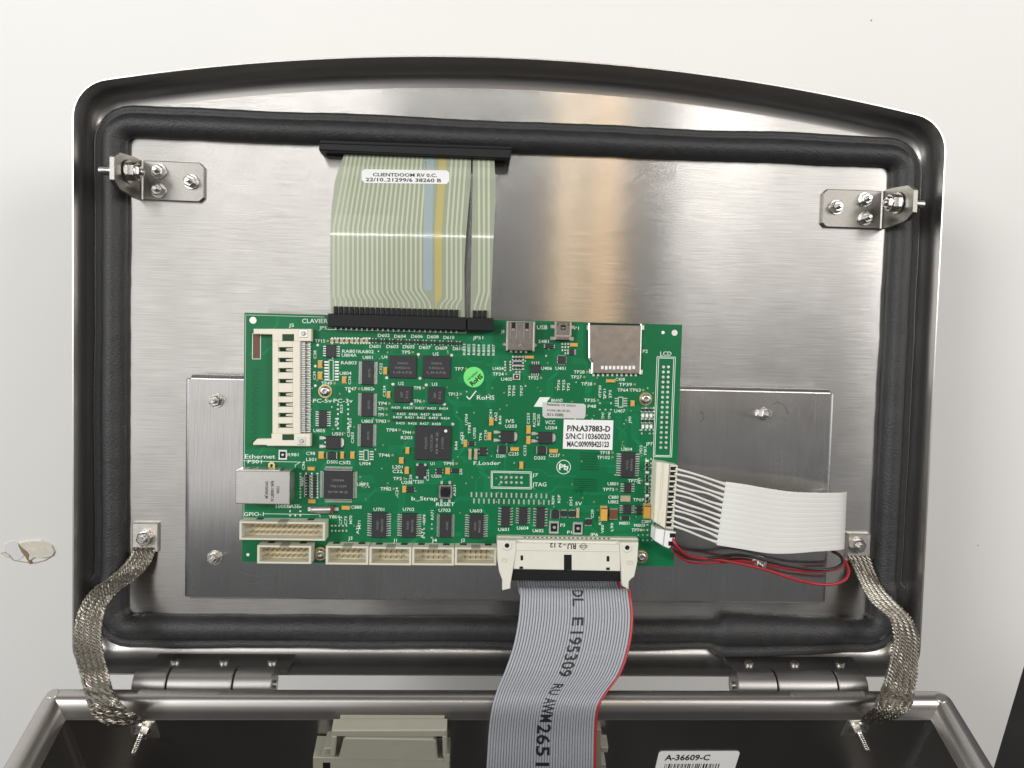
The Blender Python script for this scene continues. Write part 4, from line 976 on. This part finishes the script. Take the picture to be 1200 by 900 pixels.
# ---- white display connector and small power connector at the edge
zc = 9.5
def G(x, y, h=zc): v = bp(x, y, h); return (v.x, v.y)
dc = MB().prism([G(769.5, 541.5), G(784.8, 543.5), G(779.5, 619.5), G(766.5, 611.5)][::-1], .2, zc, .35).build('display_connector', M['ivory'], board)
MB().prism([G(784.9, 543.5, 8.3), G(794.6, 545.5, 8.3), G(789.4, 620.5, 8.3), G(779.6, 619.5, 8.3)][::-1], .2, 8.3, .3).build('wire_side', M['idc'], dc)
MB().prism([G(776.5, 543, zc+.5), G(778, 543, zc+.5), G(772.5, 615, zc+.5), G(771, 614, zc+.5)][::-1], zc, zc+.5, .1).build('housing_ridge', M['idc_w'], dc)
MB().prism([G(772.5, 598, zc+.4), G(776.6, 598.5, zc+.4), G(775.5, 613.5, zc+.4), G(771.5, 612, zc+.4)][::-1], zc, zc+.4, .15).build('latch_tab', M['ivory'], dc)
HOLES = []
for k in range(12):
    t = k/11; x = 789.3-5.2*t; y = 549+t*66; HOLES.append((x, y)); v = bp(x, y, 8.3)
    MB().box(v.x-1.5, v.x+1.3, v.y-.85, v.y+.85, 8.29, 8.33).build('wire_hole', M['black'], dc)
pc = MB().prism([G(768.5, 619.5), G(779, 621.5), G(777, 640), G(767.5, 634)][::-1], .2, zc, .35).build('power_connector', M['paper'], board)
MB().prism([G(779.1, 621.5, 8.3), G(792.3, 624, 8.3), G(790, 637, 8.3), G(784, 643, 8.3), G(777, 640, 8.3)][::-1], .2, 8.3, .3).build('wire_side', M['paper'], pc)
PH = [(788.2, 627.5), (786.5, 637)]
for x, y in PH:
    v = bp(x, y, 8.3); MB().box(v.x-1.4, v.x+1.4, v.y-1.1, v.y+1.1, 8.29, 8.33).build('wire_hole', M['black'], pc)

# ---- stickers
def sticker(pts, name, mt, h=.05):
    q = [bp(*p, h) for p in pts]; return MB().prism([(v.x, v.y) for v in q][::-1], .032, h+.05).build(name, M[mt], board)
def lin(mb, s, x0, y0, x1, y1, hpx, z, bold=.02, serif=False):
    p_, q_ = bp(x0, y0, 0), bp(x1, y1, 0); ex = Vector((q_.x-p_.x, q_.y-p_.y, 0)); ey = Vector((-ex.y, ex.x, 0)).normalized()*hpx*PXM
    put_text(mb, s, (p_.x, p_.y, z), ex, ey, bold)
st = sticker(rr2 := [(635.5, 471.2), (684.2, 473.2), (686.6, 475), (686, 488.2), (684.2, 490.6), (638.6, 489.8), (635.8, 487.5), (635.6, 478)], 'sticker', 'silver_paper')
mb = MB(); lin(mb, 'Powered by', 641, 475.2, 656, 475.8, 2.8, .112, .03); lin(mb, 'CE 2002/1', 657, 475.8, 675, 476.6, 2.2, .112); lin(mb, 'X15/00-180.105 (D)', 640.5, 482, 668, 482.8, 2.6, .112); lin(mb, 'X11-15302', 640.5, 487.2, 660.3, 487.9, 3.3, .112, .04); mb.build('printed_text', M['ink'], st, fix=False)
st = sticker([(660.7, 491.5), (718.8, 492.6), (717.6, 527.4), (659.5, 525.8)], 'sticker', 'paper'); st['label'] = 'white serial number sticker'
mb = MB(); lin(mb, 'P/N:A37883-D', 664.5, 505, 715.2, 505.8, 6.8, .112, .038); lin(mb, 'S/N:C110360020', 662.8, 514.2, 715, 514.8, 6.6, .112, .030); lin(mb, 'MAC:00909B425123', 664.4, 523.2, 713.5, 523.8, 6.4, .112, .036)
for k in range(9): v = bp(685.5+k*3.2, 494.8+.1*(k % 3)); mb.box(v.x-.1, v.x+.1, v.y-.1, v.y+.1, .105, .112)
mb.build('printed_text', M['ink'], st, fix=False)
c_ = bp(555.2, 441.9); st = MB().cyl((0, 0), 11.9*PXM, .032, .09, 40).build('sticker', M['green_paper'], board, loc=(c_.x, c_.y, 0)); st['label'] = 'round green sticker'
mb = MB(); d = Vector((math.cos(rad(-139+180)), math.sin(rad(-139+180)), 0)); e = Vector((-d.y, d.x, 0))
d, e = -d*-1, e
put_text(mb, 'RoHS', d*-3.4+e*-2.9, d*7.0, e*2.3, .05); put_text(mb, 'compliant', d*-3.2+e*.4, d*6.4, e*1.2, .02)
mb.v = [Vector((v.x, v.y, .095)) for v in mb.v]; mb.build('printed_text', M['ink'], st, fix=False)
# ------------------------------------------------------------------ keypad film cable with its top connector
def lidthing(name, label, cat, px, py, w_, group=None):
    o = lp(px, py, w_); t = thing(name, label, cat, frame(LO+LR*o.x+LU*o.y+LN*o.z, LR, LU, LN), group); return t, o
fc, fo = lidthing('flat_film_cable', 'pale green translucent keypad film cable with silver traces and a white sticker', 'film cable', 480, 180, 0)
def lerp_tab(tab, y):
    for (a, b) in zip(tab, tab[1:]):
        if y <= b[0]: t = (y-a[0])/(b[0]-a[0]); return a[1]+(b[1]-a[1])*t
    return tab[-1][1]
ZW = spline([(178, 6, 0), (195, 12.5, 0), (215, 19, 0), (245, 25.0, 0), (281, 28, 0), (315, 28.2, 0), (345, 27.4, 0), (376, 26.0, 0)], 60)
ZT = [(p.x, p.y) for p in ZW]
EL = [(178, 405), (195, 398), (212, 392.6), (248, 388.2), (281, 387), (335, 386.5), (376, 388.2)]
EM = [(178, 552.3), (215, 551.5), (248, 548.5), (281, 545.8), (313, 544.2), (376, 544.6)]
ES = [(178, 554), (215, 554), (248, 553.5), (281, 552.8), (313, 552), (376, 551.2)]
ER = [(178, 579), (205, 580.2), (227, 580.6), (292, 577.8), (335, 576), (376, 574.8)]
def fpt(px, py, lift=0.0):
    slope = 1+.014*(px-387)/190*12/12
    yy = py
    v = lp(px, yy+(px-480)*.024*(1 if py > 300 else .6), lerp_tab(ZT, py)+lift); return v-fo
YS = [178+i*198/44 for i in range(45)]
def sheet(ea, eb, nm):
    rows = []
    for y in YS:
        a, b = lerp_tab(ea, y), lerp_tab(eb, y); rows.append([fpt(a+(b-a)*t/10, y) for t in range(11)])
    return MB().grid(rows).build(nm, M['film'], fc, 180, fix=False)
sheet(EL, EM, 'film_sheet'); sheet(ES, ER, 'film_sheet')
def trace(top, mid, bot, wpx, mt, j0=338, j1=352, endy=None):
    rows = []
    for y in YS:
        if endy and y > endy: break
        x = top+(mid-top)*min(1, (y-178)/90) if y < 268 else (mid if y < j0 else (mid+(bot-mid)*min(1, (y-j0)/(j1-j0))))
        ww = wpx if y < j0 else wpx+(min(wpx, 1.7)-wpx)*min(1, (y-j0)/(j1-j0))
        rows.append([fpt(x-ww/2, y, .06), fpt(x+ww/2, y, .06)])
    MB().grid(rows).build('trace', M[mt], fc, 180, fix=False)
for i in range(19):
    m_ = 391+i*5.66; t_ = 405+3+(m_-391)*.90; sp = abs(393+6.17*i-m_)
    trace(t_, m_, 393+6.17*i, 2.3, 'trace', 352-sp*1.2, 353+sp*.2)
trace(503.5, 501.5, 501.5, 10.5, 'trace_b', 344, 352, 344)
trace(519.5, 513.8, 511, 8.6, 'trace_y', 348, 354)
for i, (t_, m_) in enumerate(((530, 523.8), (535.5, 529.2), (541, 534.6), (546.5, 540))): trace(t_, m_, 516.5+6.15*i, 2.4, 'trace', 349, 356)
for i in range(3): trace(561+5.8*i, 561.6+5.6*i, 556.2+6.1*i, 2.6, 'trace', 340, 358)
rows = [[fpt(x, y, .12) for x in (424, 440, 460, 480, 500, 512, 526)] for y in (198.5, 202, 206, 210, 214)]
sq = []
for j, y in enumerate((197.5, 200, 205, 210, 213.5)):
    e_ = 3.2 if j in (0, 4) else 0
    sq.append([fpt(424+e_+(102.5-2*e_)*t/10, y+1.5, .14) for t in range(11)])
sk2 = MB().grid(sq).build('film_sticker', M['paper'], fc, 180, fix=False)
mb = MB()
for s_, x0, x1, yb, hh in (('CLIENTDOOM RV 0.C.', 437, 512, 207, 4.0), ('22/10..21299/6 38260 B', 428.5, 517, 213, 4.2)):
    vs, fs = text_geo(s_, .02); mb.add([fpt(x0+(x1-x0)*v.x, yb-hh*v.y-(x0+(x1-x0)*v.x-480)*.0, .2) for v in vs], fs)
mb.build('printed_text', M['ink'], sk2, fix=False)
# black connector bar where the film enters the lid
def lpoly(pts, w_): return [((lp(x, y, w_)-fo).x, (lp(x, y, w_)-fo).y) for x, y in pts]
cb = MB().prism(lpoly([(374.5, 163.5), (599.8, 171), (598.5, 186), (373.5, 176)], 13)[::-1], .2, 13, .5).build('connector_bar', M['black'], fc)
MB().prism(lpoly([(375, 166.5), (599.2, 173.5), (599, 175), (375, 168)], 13.5)[::-1], 12.9, 13.5, .2).build('bar_ridge', M['black'], cb)
MB().prism(lpoly([(381, 176), (596, 184), (592, 192), (382, 183)], 6)[::-1], .1, 6, .3).build('connector_body', M['black'], cb)

# ------------------------------------------------------------------ generic strip surface from two edge curves (photo x, y, lens distance)
def edge_curves(L_, R_, n):
    return spline([ray(x, y)*z-EO for x, y, z in L_], n), spline([ray(x, y)*z-EO for x, y, z in R_], n)
def strip_frames(A, B):
    n = len(A); nr = []
    for i in range(n):
        t = (A[min(i+1, n-1)]+B[min(i+1, n-1)]-A[max(i-1, 0)]-B[max(i-1, 0)]).normalized(); c_ = (B[i]-A[i]).normalized()
        v = c_.cross(t).normalized()
        if v.dot(CF) > 0: v = -v
        nr.append(v)
    return nr

# grey ribbon cable
EO = ray(670, 690)*345
rc = thing('ribbon_cable', 'wide grey ribbon cable with one red edge wire and black printed numbers', 'ribbon cable', Matrix.Translation(mm(EO)))
ZB = (LO+LN*30-Vector((0, 0, 0)))
def zlid(px, py, w_): return on_plane(px, py, LO+LN*w_, LN).dot(CF)
zz0 = zlid(675, 672, BW+6)
Lc = [(605.5, 674, zz0-1), (606, 683, zz0+4), (607.5, 692, zz0+8), (609, 697, zz0+3), (609, 693, zz0-5), (609.3, 690, zz0-10), (609.8, 697, zz0-15), (607.5, 725, zz0-18), (602, 755, zz0-21), (592.5, 784, zz0-24), (582, 810, zz0-24), (576, 832, zz0-24), (572.5, 860, zz0-16), (570, 900, zz0-5), (566, 950, zz0+16)]
Rc = [(725.5, 676, zz0-1), (727, 685, zz0+4), (730, 694, zz0+8), (735, 699, zz0+3), (738, 695, zz0-5), (738.8, 691.5, zz0-10), (739.8, 698.5, zz0-15), (742.3, 725, zz0-18), (738.5, 757, zz0-21), (728.5, 788, zz0-24), (711, 813, zz0-24), (702, 831, zz0-24), (699.5, 860, zz0-16), (698.8, 900, zz0-5), (697, 950, zz0+16)]
NR = 130
A, B = edge_curves(Lc, Rc, NR); NN = strip_frames(A, B)
NC = 40
def rpt(i, t, lift):
    k = min(int(i), NR-2); f_ = i-k
    p = A[k].lerp(B[k], t)*(1-f_)+A[k+1].lerp(B[k+1], t)*f_
    return p+(NN[k]*(1-f_)+NN[k+1]*f_).normalized()*lift
for c_ in range(NC):
    rows = []
    for i in range(NR):
        w_ = (B[i]-A[i]).length/NC
        rows.append([rpt(i, (c_+u)/NC, l*w_) for u, l in ((.02, 0), (.12, .26), (.3, .44), (.5, .5), (.7, .44), (.88, .26), (.98, 0), (.88, -.26), (.5, -.5), (.12, -.26))])
    MB().grid(rows, True).build('conductor', M['ribbon_red' if c_ == NC-1 else 'ribbon'], rc, 180, fix=False)
def rib_text(s_, i0, i1, tc, th_, drift=0.0):
    vs, fs = text_geo(s_, .012); w0 = (B[40]-A[40]).length/NC
    mb.add([rpt(i0+(i1-i0)*v.x, tc+drift*v.x+(v.y-.5)*th_, w0*.56) for v in vs], fs)
# printed run: index along the strip from photo rows
def idx(y):
    best = min(range(int(NR*.40), NR), key=lambda i: abs(450-F_PX*((A[i]+B[i])*.5+EO).dot(CU)/((A[i]+B[i])*.5+EO).dot(CF)-y)); return best
mb = MB()
rib_text('DL', idx(692), idx(709), .52, .10); rib_text('E', idx(723), idx(733.5), .52, .10); rib_text('195309', idx(740), idx(793), .52, .11)
rib_text('RU', idx(799.5), idx(814), .52, .09); rib_text('AWM', idx(818), idx(845), .52, .115); rib_text('2651', idx(849), idx(898), .51, .125); rib_text('VW-1', idx(905), idx(940), .51, .11)
mb.build('printed_text', M['ink'], rc, fix=False)
# fold at the plug: short length running out of the strain clamp
# ------------------------------------------------------------------ white display cable
EO = ray(850, 600)*350
wc = thing('flat_display_cable', 'white flat cable of twelve wires folded round the edge of the tray plate', 'flat cable', Matrix.Translation(mm(EO)))
top = [(850.7, 564.5, 33), (875, 568, 37), (900, 572.5, 39), (929, 576.5, 39), (960, 577.6, 36), (982, 577.6, 31), (989.5, 577.2, 27), (991, 576.5, 23), (986, 577.2, 18.5), (975, 577.6, 16.5), (958, 578, 15.5)]
bot = [(840, 638.5, 33), (868, 643, 37), (900, 648, 39), (925, 648.4, 39), (955, 646.2, 36), (979, 644.6, 31), (987, 643.6, 27), (988, 642.5, 23), (984, 641, 18.5), (973, 640, 16.5), (958, 639, 15)]
def lw(x, y, w_): return on_plane(x, y, LO+LN*w_, LN)-EO
NA = 60; A2 = spline([lw(*p) for p in top], NA); B2 = spline([lw(*p) for p in bot], NA); N2 = strip_frames(A2, B2)
NW = 12
n_fix = []
prev = None
for i in range(NA):
    t = (A2[min(i+1, NA-1)]-A2[max(i-1, 0)]).normalized(); v = (A2[i]-B2[i]).normalized().cross(t)
    n_fix.append(v.normalized())
if n_fix[0].dot(CF) > 0: n_fix = [-v for v in n_fix]
N2 = n_fix
for c_ in range(NW):
    h_ = bp(*HOLES[c_], 8.3)+BC; hw = LO+LR*h_.x+LU*h_.y+LN*(BW+7.4)-EO
    t = (c_+.5)/NW; e0 = A2[0].lerp(B2[0], t)
    q1 = hw.lerp(e0, .33)+LN*(2.0+.9*math.sin(c_*2.1))+LU*(.5+.5*math.sin(c_*1.7)); q2 = hw.lerp(e0, .70)+LN*(.8*math.cos(c_*1.3))+LU*(.3+.45*math.sin(c_*2.7))
    cur = spline([hw, q1, q2, e0], 18); w_ = (B2[0]-A2[0]).length/NW
    wr = MB().tube(cur, [.58]*14+[.62, .68, .78, .9], 8, flat=1.0)
    wobj = wr.build('wire', M['white_pvc'], wc, 60)
    rows = []
    for i in range(NA):
        w_ = (B2[i]-A2[i]).length/NW
        rows.append([A2[i].lerp(B2[i], (c_+u)/NW)+N2[i]*l for u, l in ((0, .435), (.05, .46), (.25, .477), (.5, .48), (.75, .477), (.95, .46), (1.0, .435), (1.0, -.45), (.5, -.46), (0, -.45))])
    f2 = MB().grid(rows, True); f2.add(rows[0], [tuple(range(10))]); f2.build('flat_conductor', M['white_pvc'], wc, 60)

# ------------------------------------------------------------------ red and black supply wires
def wirething(name, label, pts, r, mt):
    global EO
    EO = on_plane(pts[0][0], pts[0][1], LO+LN*pts[0][2], LN)
    P_ = spline([on_plane(x, y, LO+LN*w_, LN)-EO for x, y, w_ in pts], 90)
    o = MB().tube(P_, r, 10).build(name, M[mt], None, 60)
    o.matrix_world = Matrix.Translation(mm(EO)); o['label'] = label; o['category'] = 'wire'; o['group'] = 'supply wires beside the flat cable'
def z_(x, y): return (700+x/3.75, 530+y/3.75)
wirething('supply_wire', 'glossy red wire looping from the small white plug round the tray edge', [(*z_(328, 368), 29), (*z_(345, 408), 31), (*z_(385, 446), 27), (*z_(440, 464), 22), (*z_(530, 472), 18), (*z_(620, 488), 17), (*z_(740, 516), 17), (*z_(850, 553), 18), (*z_(950, 577), 20), (*z_(1030, 580), 19), (*z_(1085, 562), 17), (*z_(1104, 525), 14), (*z_(1092, 488), 11), (*z_(1062, 452), 8), (*z_(1030, 436), 6)], .78, 'red_pvc')
wirething('supply_wire', 'thin black wire arching under the flat cable beside the red wires', [(*z_(322, 400), 28.5), (*z_(345, 432), 30), (*z_(390, 462), 25), (*z_(450, 470), 21), (*z_(520, 462), 19), (*z_(600, 451), 19), (*z_(680, 460), 19), (*z_(760, 479), 18), (*z_(860, 503), 18), (*z_(960, 515), 19), (*z_(1035, 511), 18), (*z_(1074, 490), 15), (*z_(1072, 462), 11), (*z_(1045, 438), 8), (*z_(1020, 425), 6)], .78, 'black_pvc')
wirething('supply_wire', 'thin dark red wire running close beside the black wire', [(*z_(318, 408), 28.3), (*z_(345, 445), 29), (*z_(395, 478), 24), (*z_(450, 487), 17), (*z_(540, 484), 14.5), (*z_(640, 478), 14.2), (*z_(740, 492), 14.2), (*z_(860, 516), 15), (*z_(960, 523), 16.5), (*z_(1040, 518), 16), (*z_(1080, 494), 12.5), (*z_(1072, 458), 9), (*z_(1040, 430), 6)], .62, 'red_pvc')

# ------------------------------------------------------------------ braided earth straps
def strap(Lp, Rp, lug, screw, label):
    """Lp/Rp: photo points with height above the lid panel (or ('z', distance))"""
    global EO
    lug_c = lp((lug[0]+lug[2])/2, (lug[1]+lug[3])/2, 1.5)
    EO = LO+LR*lug_c.x+LU*lug_c.y
    th = thing('earth_strap', label, 'earth strap', frame(EO, LR, LU, LN), 'braided earth straps between lid and box')
    def loc(x, y, h): 
        P_ = on_plane(x, y, LO+LN*h, LN)-EO if not isinstance(h, str) else None
        return Vector((P_.dot(LR), P_.dot(LU), P_.dot(LN)))
    def tolid(x, y, h):
        if h >= 200: P_ = ray(x, y)*h-EO
        else: P_ = on_plane(x, y, LO+LN*h, LN)-EO
        return Vector((P_.dot(LR), P_.dot(LU), P_.dot(LN)))
    n = 110
    A_ = spline([tolid(*p) for p in Lp], n); B_ = spline([tolid(*p) for p in Rp], n)
    nr = []
    for i in range(n):
        t = ((A_[min(i+1, n-1)]+B_[min(i+1, n-1)])-(A_[max(i-1, 0)]+B_[max(i-1, 0)])).normalized(); v = (B_[i]-A_[i]).normalized().cross(t).normalized()
        if nr and v.dot(nr[-1]) < 0: v = -v
        if not nr and v.z < 0: v = -v
        nr.append(v)
    mid = [(a+b)*.5 for a, b in zip(A_, B_)]; ln = [0]
    for a, b in zip(mid, mid[1:]): ln.append(ln[-1]+(b-a).length)
    wid = sum((b-a).length for a, b in zip(A_, B_))/n
    NS = 20; per = wid*2.6
    for k in range(NS):
        mb = MB()
        for sub in (-1, 0, 1):
            pts = []; nn = []
            for i in range(n):
                ph = (ln[i]/per+k/NS) % 1.0; tri = 1-4*abs(ph-.5)      # -1..1
                tt = .5+.47*(math.sin(tri*math.pi/2)*.35+tri*.65)
                dirn = 1 if ph < .5 else -1
                wv = math.sin(2*math.pi*(ln[i]/per*NS/2+k*.5)+(0 if dirn > 0 else math.pi))*.55+dirn*.12
                p = A_[i].lerp(B_[i], tt)+nr[i]*(wv*1.0)
                t_ = (mid[min(i+1, n-1)]-mid[max(i-1, 0)]).normalized()
                p = p+t_*(sub*.45*dirn)+(B_[i]-A_[i]).normalized()*(sub*.36)
                pts.append(p); nn.append(nr[i])
            mb.tube(pts, .42, 5)
        mb.build('strand', M['braid'], th, 60)
    c_ = lp((lug[0]+lug[2])/2, (lug[1]+lug[3])/2, 2); hw = (lp(lug[2], lug[1], 2).x-lp(lug[0], lug[1], 2).x)/2; hh = (lp(lug[0], lug[1], 2).y-lp(lug[0], lug[3], 2).y)/2
    lg = MB().box(-hw, hw, -hh, hh, .1, 2.2, .35).build('lug', M['lug'], th, loc=(0, 0, 0))
    s_ = lp(*screw, 5)-lug_c
    mb = MB(); mb.ring((0, 0), 2.2, 4.4, 2.2, 3.0, 24); mb.cyl((0, 0), 3.8, 3.0, 5.6, 6, .5, .2); mb.build('nut', M['nut'], lg, 35, loc=(s_.x, s_.y, 0))
    mb = MB(); stud_mesh(mb, (0, 0), 5.6, 2.0, 2.1); mb.build('stud', M['nut'], lg, 40, loc=(s_.x, s_.y, 0))
    return th
# the lower ends are fixed to the tabs on the box's back wall
zt_l = on_plane(160, 842, Vector((0, BYB-5, 0)), Vector((0, 1, 0))).dot(CF)
zt_r = on_plane(1010, 842, Vector((0, BYB-5, 0)), Vector((0, 1, 0))).dot(CF)
strap([(157, 642, 2), (148, 658, 5), (130, 676, 12), (108, 692, 20), (95, 710, 26), (88.5, 730, 30), (86.5, 750, 34), (89, 770, 38), (94, 790, 42), (99, 810, 44), (104, 828, zt_l-25), (113, 841, zt_l-24), (128, 848, zt_l-19), (154, 848, zt_l-5)],
      [(183, 642, 2), (175, 661, 5), (160, 677, 12), (142, 690, 20), (128, 704, 26), (121, 722, 30), (118.5, 745, 34), (121, 765, 38), (126, 785, 42), (130, 802, 44), (137, 818, zt_l-25), (147, 830, zt_l-24), (160, 838.5, zt_l-19), (170, 843, zt_l-5)],
      (155.5, 612.5, 185.5, 646.5), (168, 632), 'braided metal earth strap bolted to the lid below the ethernet jack side')
strap([(993.5, 652, 2), (1001, 668, 5), (1009, 688, 12), (1022, 708, 20), (1040, 723, 26), (1046, 742, 30), (1044, 762, 34), (1039, 784, 38), (1033, 804, 42), (1024, 824, zt_r-25), (1018, 834, zt_r-22), (1009, 842, zt_r-5)],
      [(1019, 652, 2), (1026, 672, 5), (1036, 690, 12), (1053, 708, 20), (1069, 726, 26), (1077.5, 746, 30), (1077, 768, 34), (1075.5, 792, 38), (1073, 812, 42), (1066, 832, zt_r-25), (1046, 844, zt_r-20), (1019, 849, zt_r-5)],
      (992.7, 625, 1019.3, 657), (1007, 640.5), 'braided metal earth strap bolted to the lid next to the white flat cable')

# ------------------------------------------------------------------ plugs and label inside the box
def wb(px, py, off): return on_plane(px, py, Vector((0, BYB-2.9-off, 0)), Vector((0, 1, 0)))
def plug(label, px_off, half=False):
    o = wb(447, 905, 0); th = thing('cable_plug', label, 'plug', Matrix.Translation(mm(Vector((o.x, BYB-2.9, o.z)))), 'latched plugs on the back wall of the box')
    def bxp(pts, o0, o1, nm, bev=.3, mt='beige', par=None):
        # outline measured on the face at offset o1 from the wall, extruded back to o0
        q = [wb(x, y, o1) for x, y in pts]; mb = MB()
        mb.M = Matrix(((1, 0, 0, 0), (0, 0, -1, 0), (0, 1, 0, 0), (0, 0, 0, 1)))
        mb.prism([(v.x-o.x, v.z-o.z) for v in q][::-1], o0, o1, bev); return mb.build(nm, M[mt], par or th)
    k = lambda x, y: (360+x/6.667, 830+y/6.667)
    body = bxp([k(45, 385), k(1110, 400), k(1112, 660), k(45, 660)], 0.5, 12, 'housing')
    bxp([k(122, 425), k(180, 425), k(180, 660), k(122, 660)], 11.9, 12.06, 'housing_slot', 0, 'black', body)
    bxp([k(298, 235), k(985, 245), k(1008, 262), k(1020, 405), k(245, 395), k(280, 255)], 8, 14, 'strain_relief', .5)
    bxp([k(190, 175), k(1090, 172), k(1090, 225), k(195, 222)], 10, 16, 'clip_bar', .5)
    bxp([k(250, 110), k(1070, 112), k(1075, 160), k(245, 150)], 2, 11, 'clip_back', .4)
    bxp([k(190, 222), k(232, 222), k(216, 375), k(180, 365)], 8, 15.5, 'latch', .4); bxp([k(1055, 222), k(1090, 222), k(1092, 375), k(1060, 375)], 8, 15.5, 'latch', .4)
    bxp([k(135, 315), k(195, 310), k(215, 385), k(110, 385)], 4, 13, 'latch_foot', .4); bxp([k(1062, 372), k(1112, 360), k(1115, 420), k(1075, 420)], 4, 13.4, 'latch_foot', .4)
    return th
plug('beige latched plug with strain relief on the back wall of the box', 0)
o = wb(690, 905, 0); th = thing('ribbon_plug', 'beige plug end of the grey ribbon cable peeping out inside the box', 'plug', Matrix.Translation(mm(Vector((o.x, BYB-2.9, o.z)))))
def bx2(pts, o0, o1, nm, bev=.3, mt='beige'):
    q = [wb(x, y, o1) for x, y in pts]; mb = MB(); mb.M = Matrix(((1, 0, 0, 0), (0, 0, -1, 0), (0, 1, 0, 0), (0, 0, 0, 1)))
    mb.prism([(v.x-o.x, v.z-o.z) for v in q][::-1], o0, o1, bev); return mb.build(nm, M[mt], th)
bx2([(575, 855), (704.5, 855), (706, 920), (573, 920)], .5, 9, 'housing'); bx2([(704.5, 876), (713, 876), (712, 882), (705.5, 882)], 2, 9, 'latch_foot'); bx2([(704.5, 896), (710, 896), (711, 930), (705, 930)], 2, 9, 'latch_foot')

o = wb(822, 905, 0); lb = thing('barcode_label', 'white rounded label reading A-36609-C above a barcode inside the box', 'label', Matrix.Translation(mm(Vector((o.x, BYB-2.9, o.z)))))
MX = Matrix(((1, 0, 0, 0), (0, 0, -1, 0), (0, 1, 0, 0), (0, 0, 0, 1)))
def lq(px, py): v = wb(px, py, .1); return Vector((v.x-o.x, v.z-o.z))
tl, tr_ = lq(772.5, 880.5), lq(867.5, 880.5); wdt = tr_.x-tl.x; x0_, y1_ = tl.x, tl.y
mb = MB(); mb.M = MX; mb.prism(rrect(x0_, x0_+wdt, y1_-28, y1_, 2.0), .04, .16); ls = mb.build('paper', M['paper'], lb)
mb = MB(); mb.M = MX; a_, b_ = lq(778.5, 890.8), lq(831, 890.8); h_ = lq(800, 884.2).y-a_.y
put_text(mb, 'A-36609-C', (a_.x, a_.y, .175), (b_.x-a_.x, 0, 0), (0, h_, 0), .03); mb.build('printed_text', M['ink'], lb, fix=False)
mb = MB(); mb.M = MX; x = lq(779, 896).x; xe = lq(842, 896).x; yb = lq(779, 895).y; rb = random.Random(4)
while x < xe:
    w_ = rb.choice((.3, .3, .6, .9)); mb.box(x, x+w_, yb-9, yb, .15, .175); x += w_+rb.choice((.3, .3, .6, .8))
mb.build('barcode', M['ink'], lb)
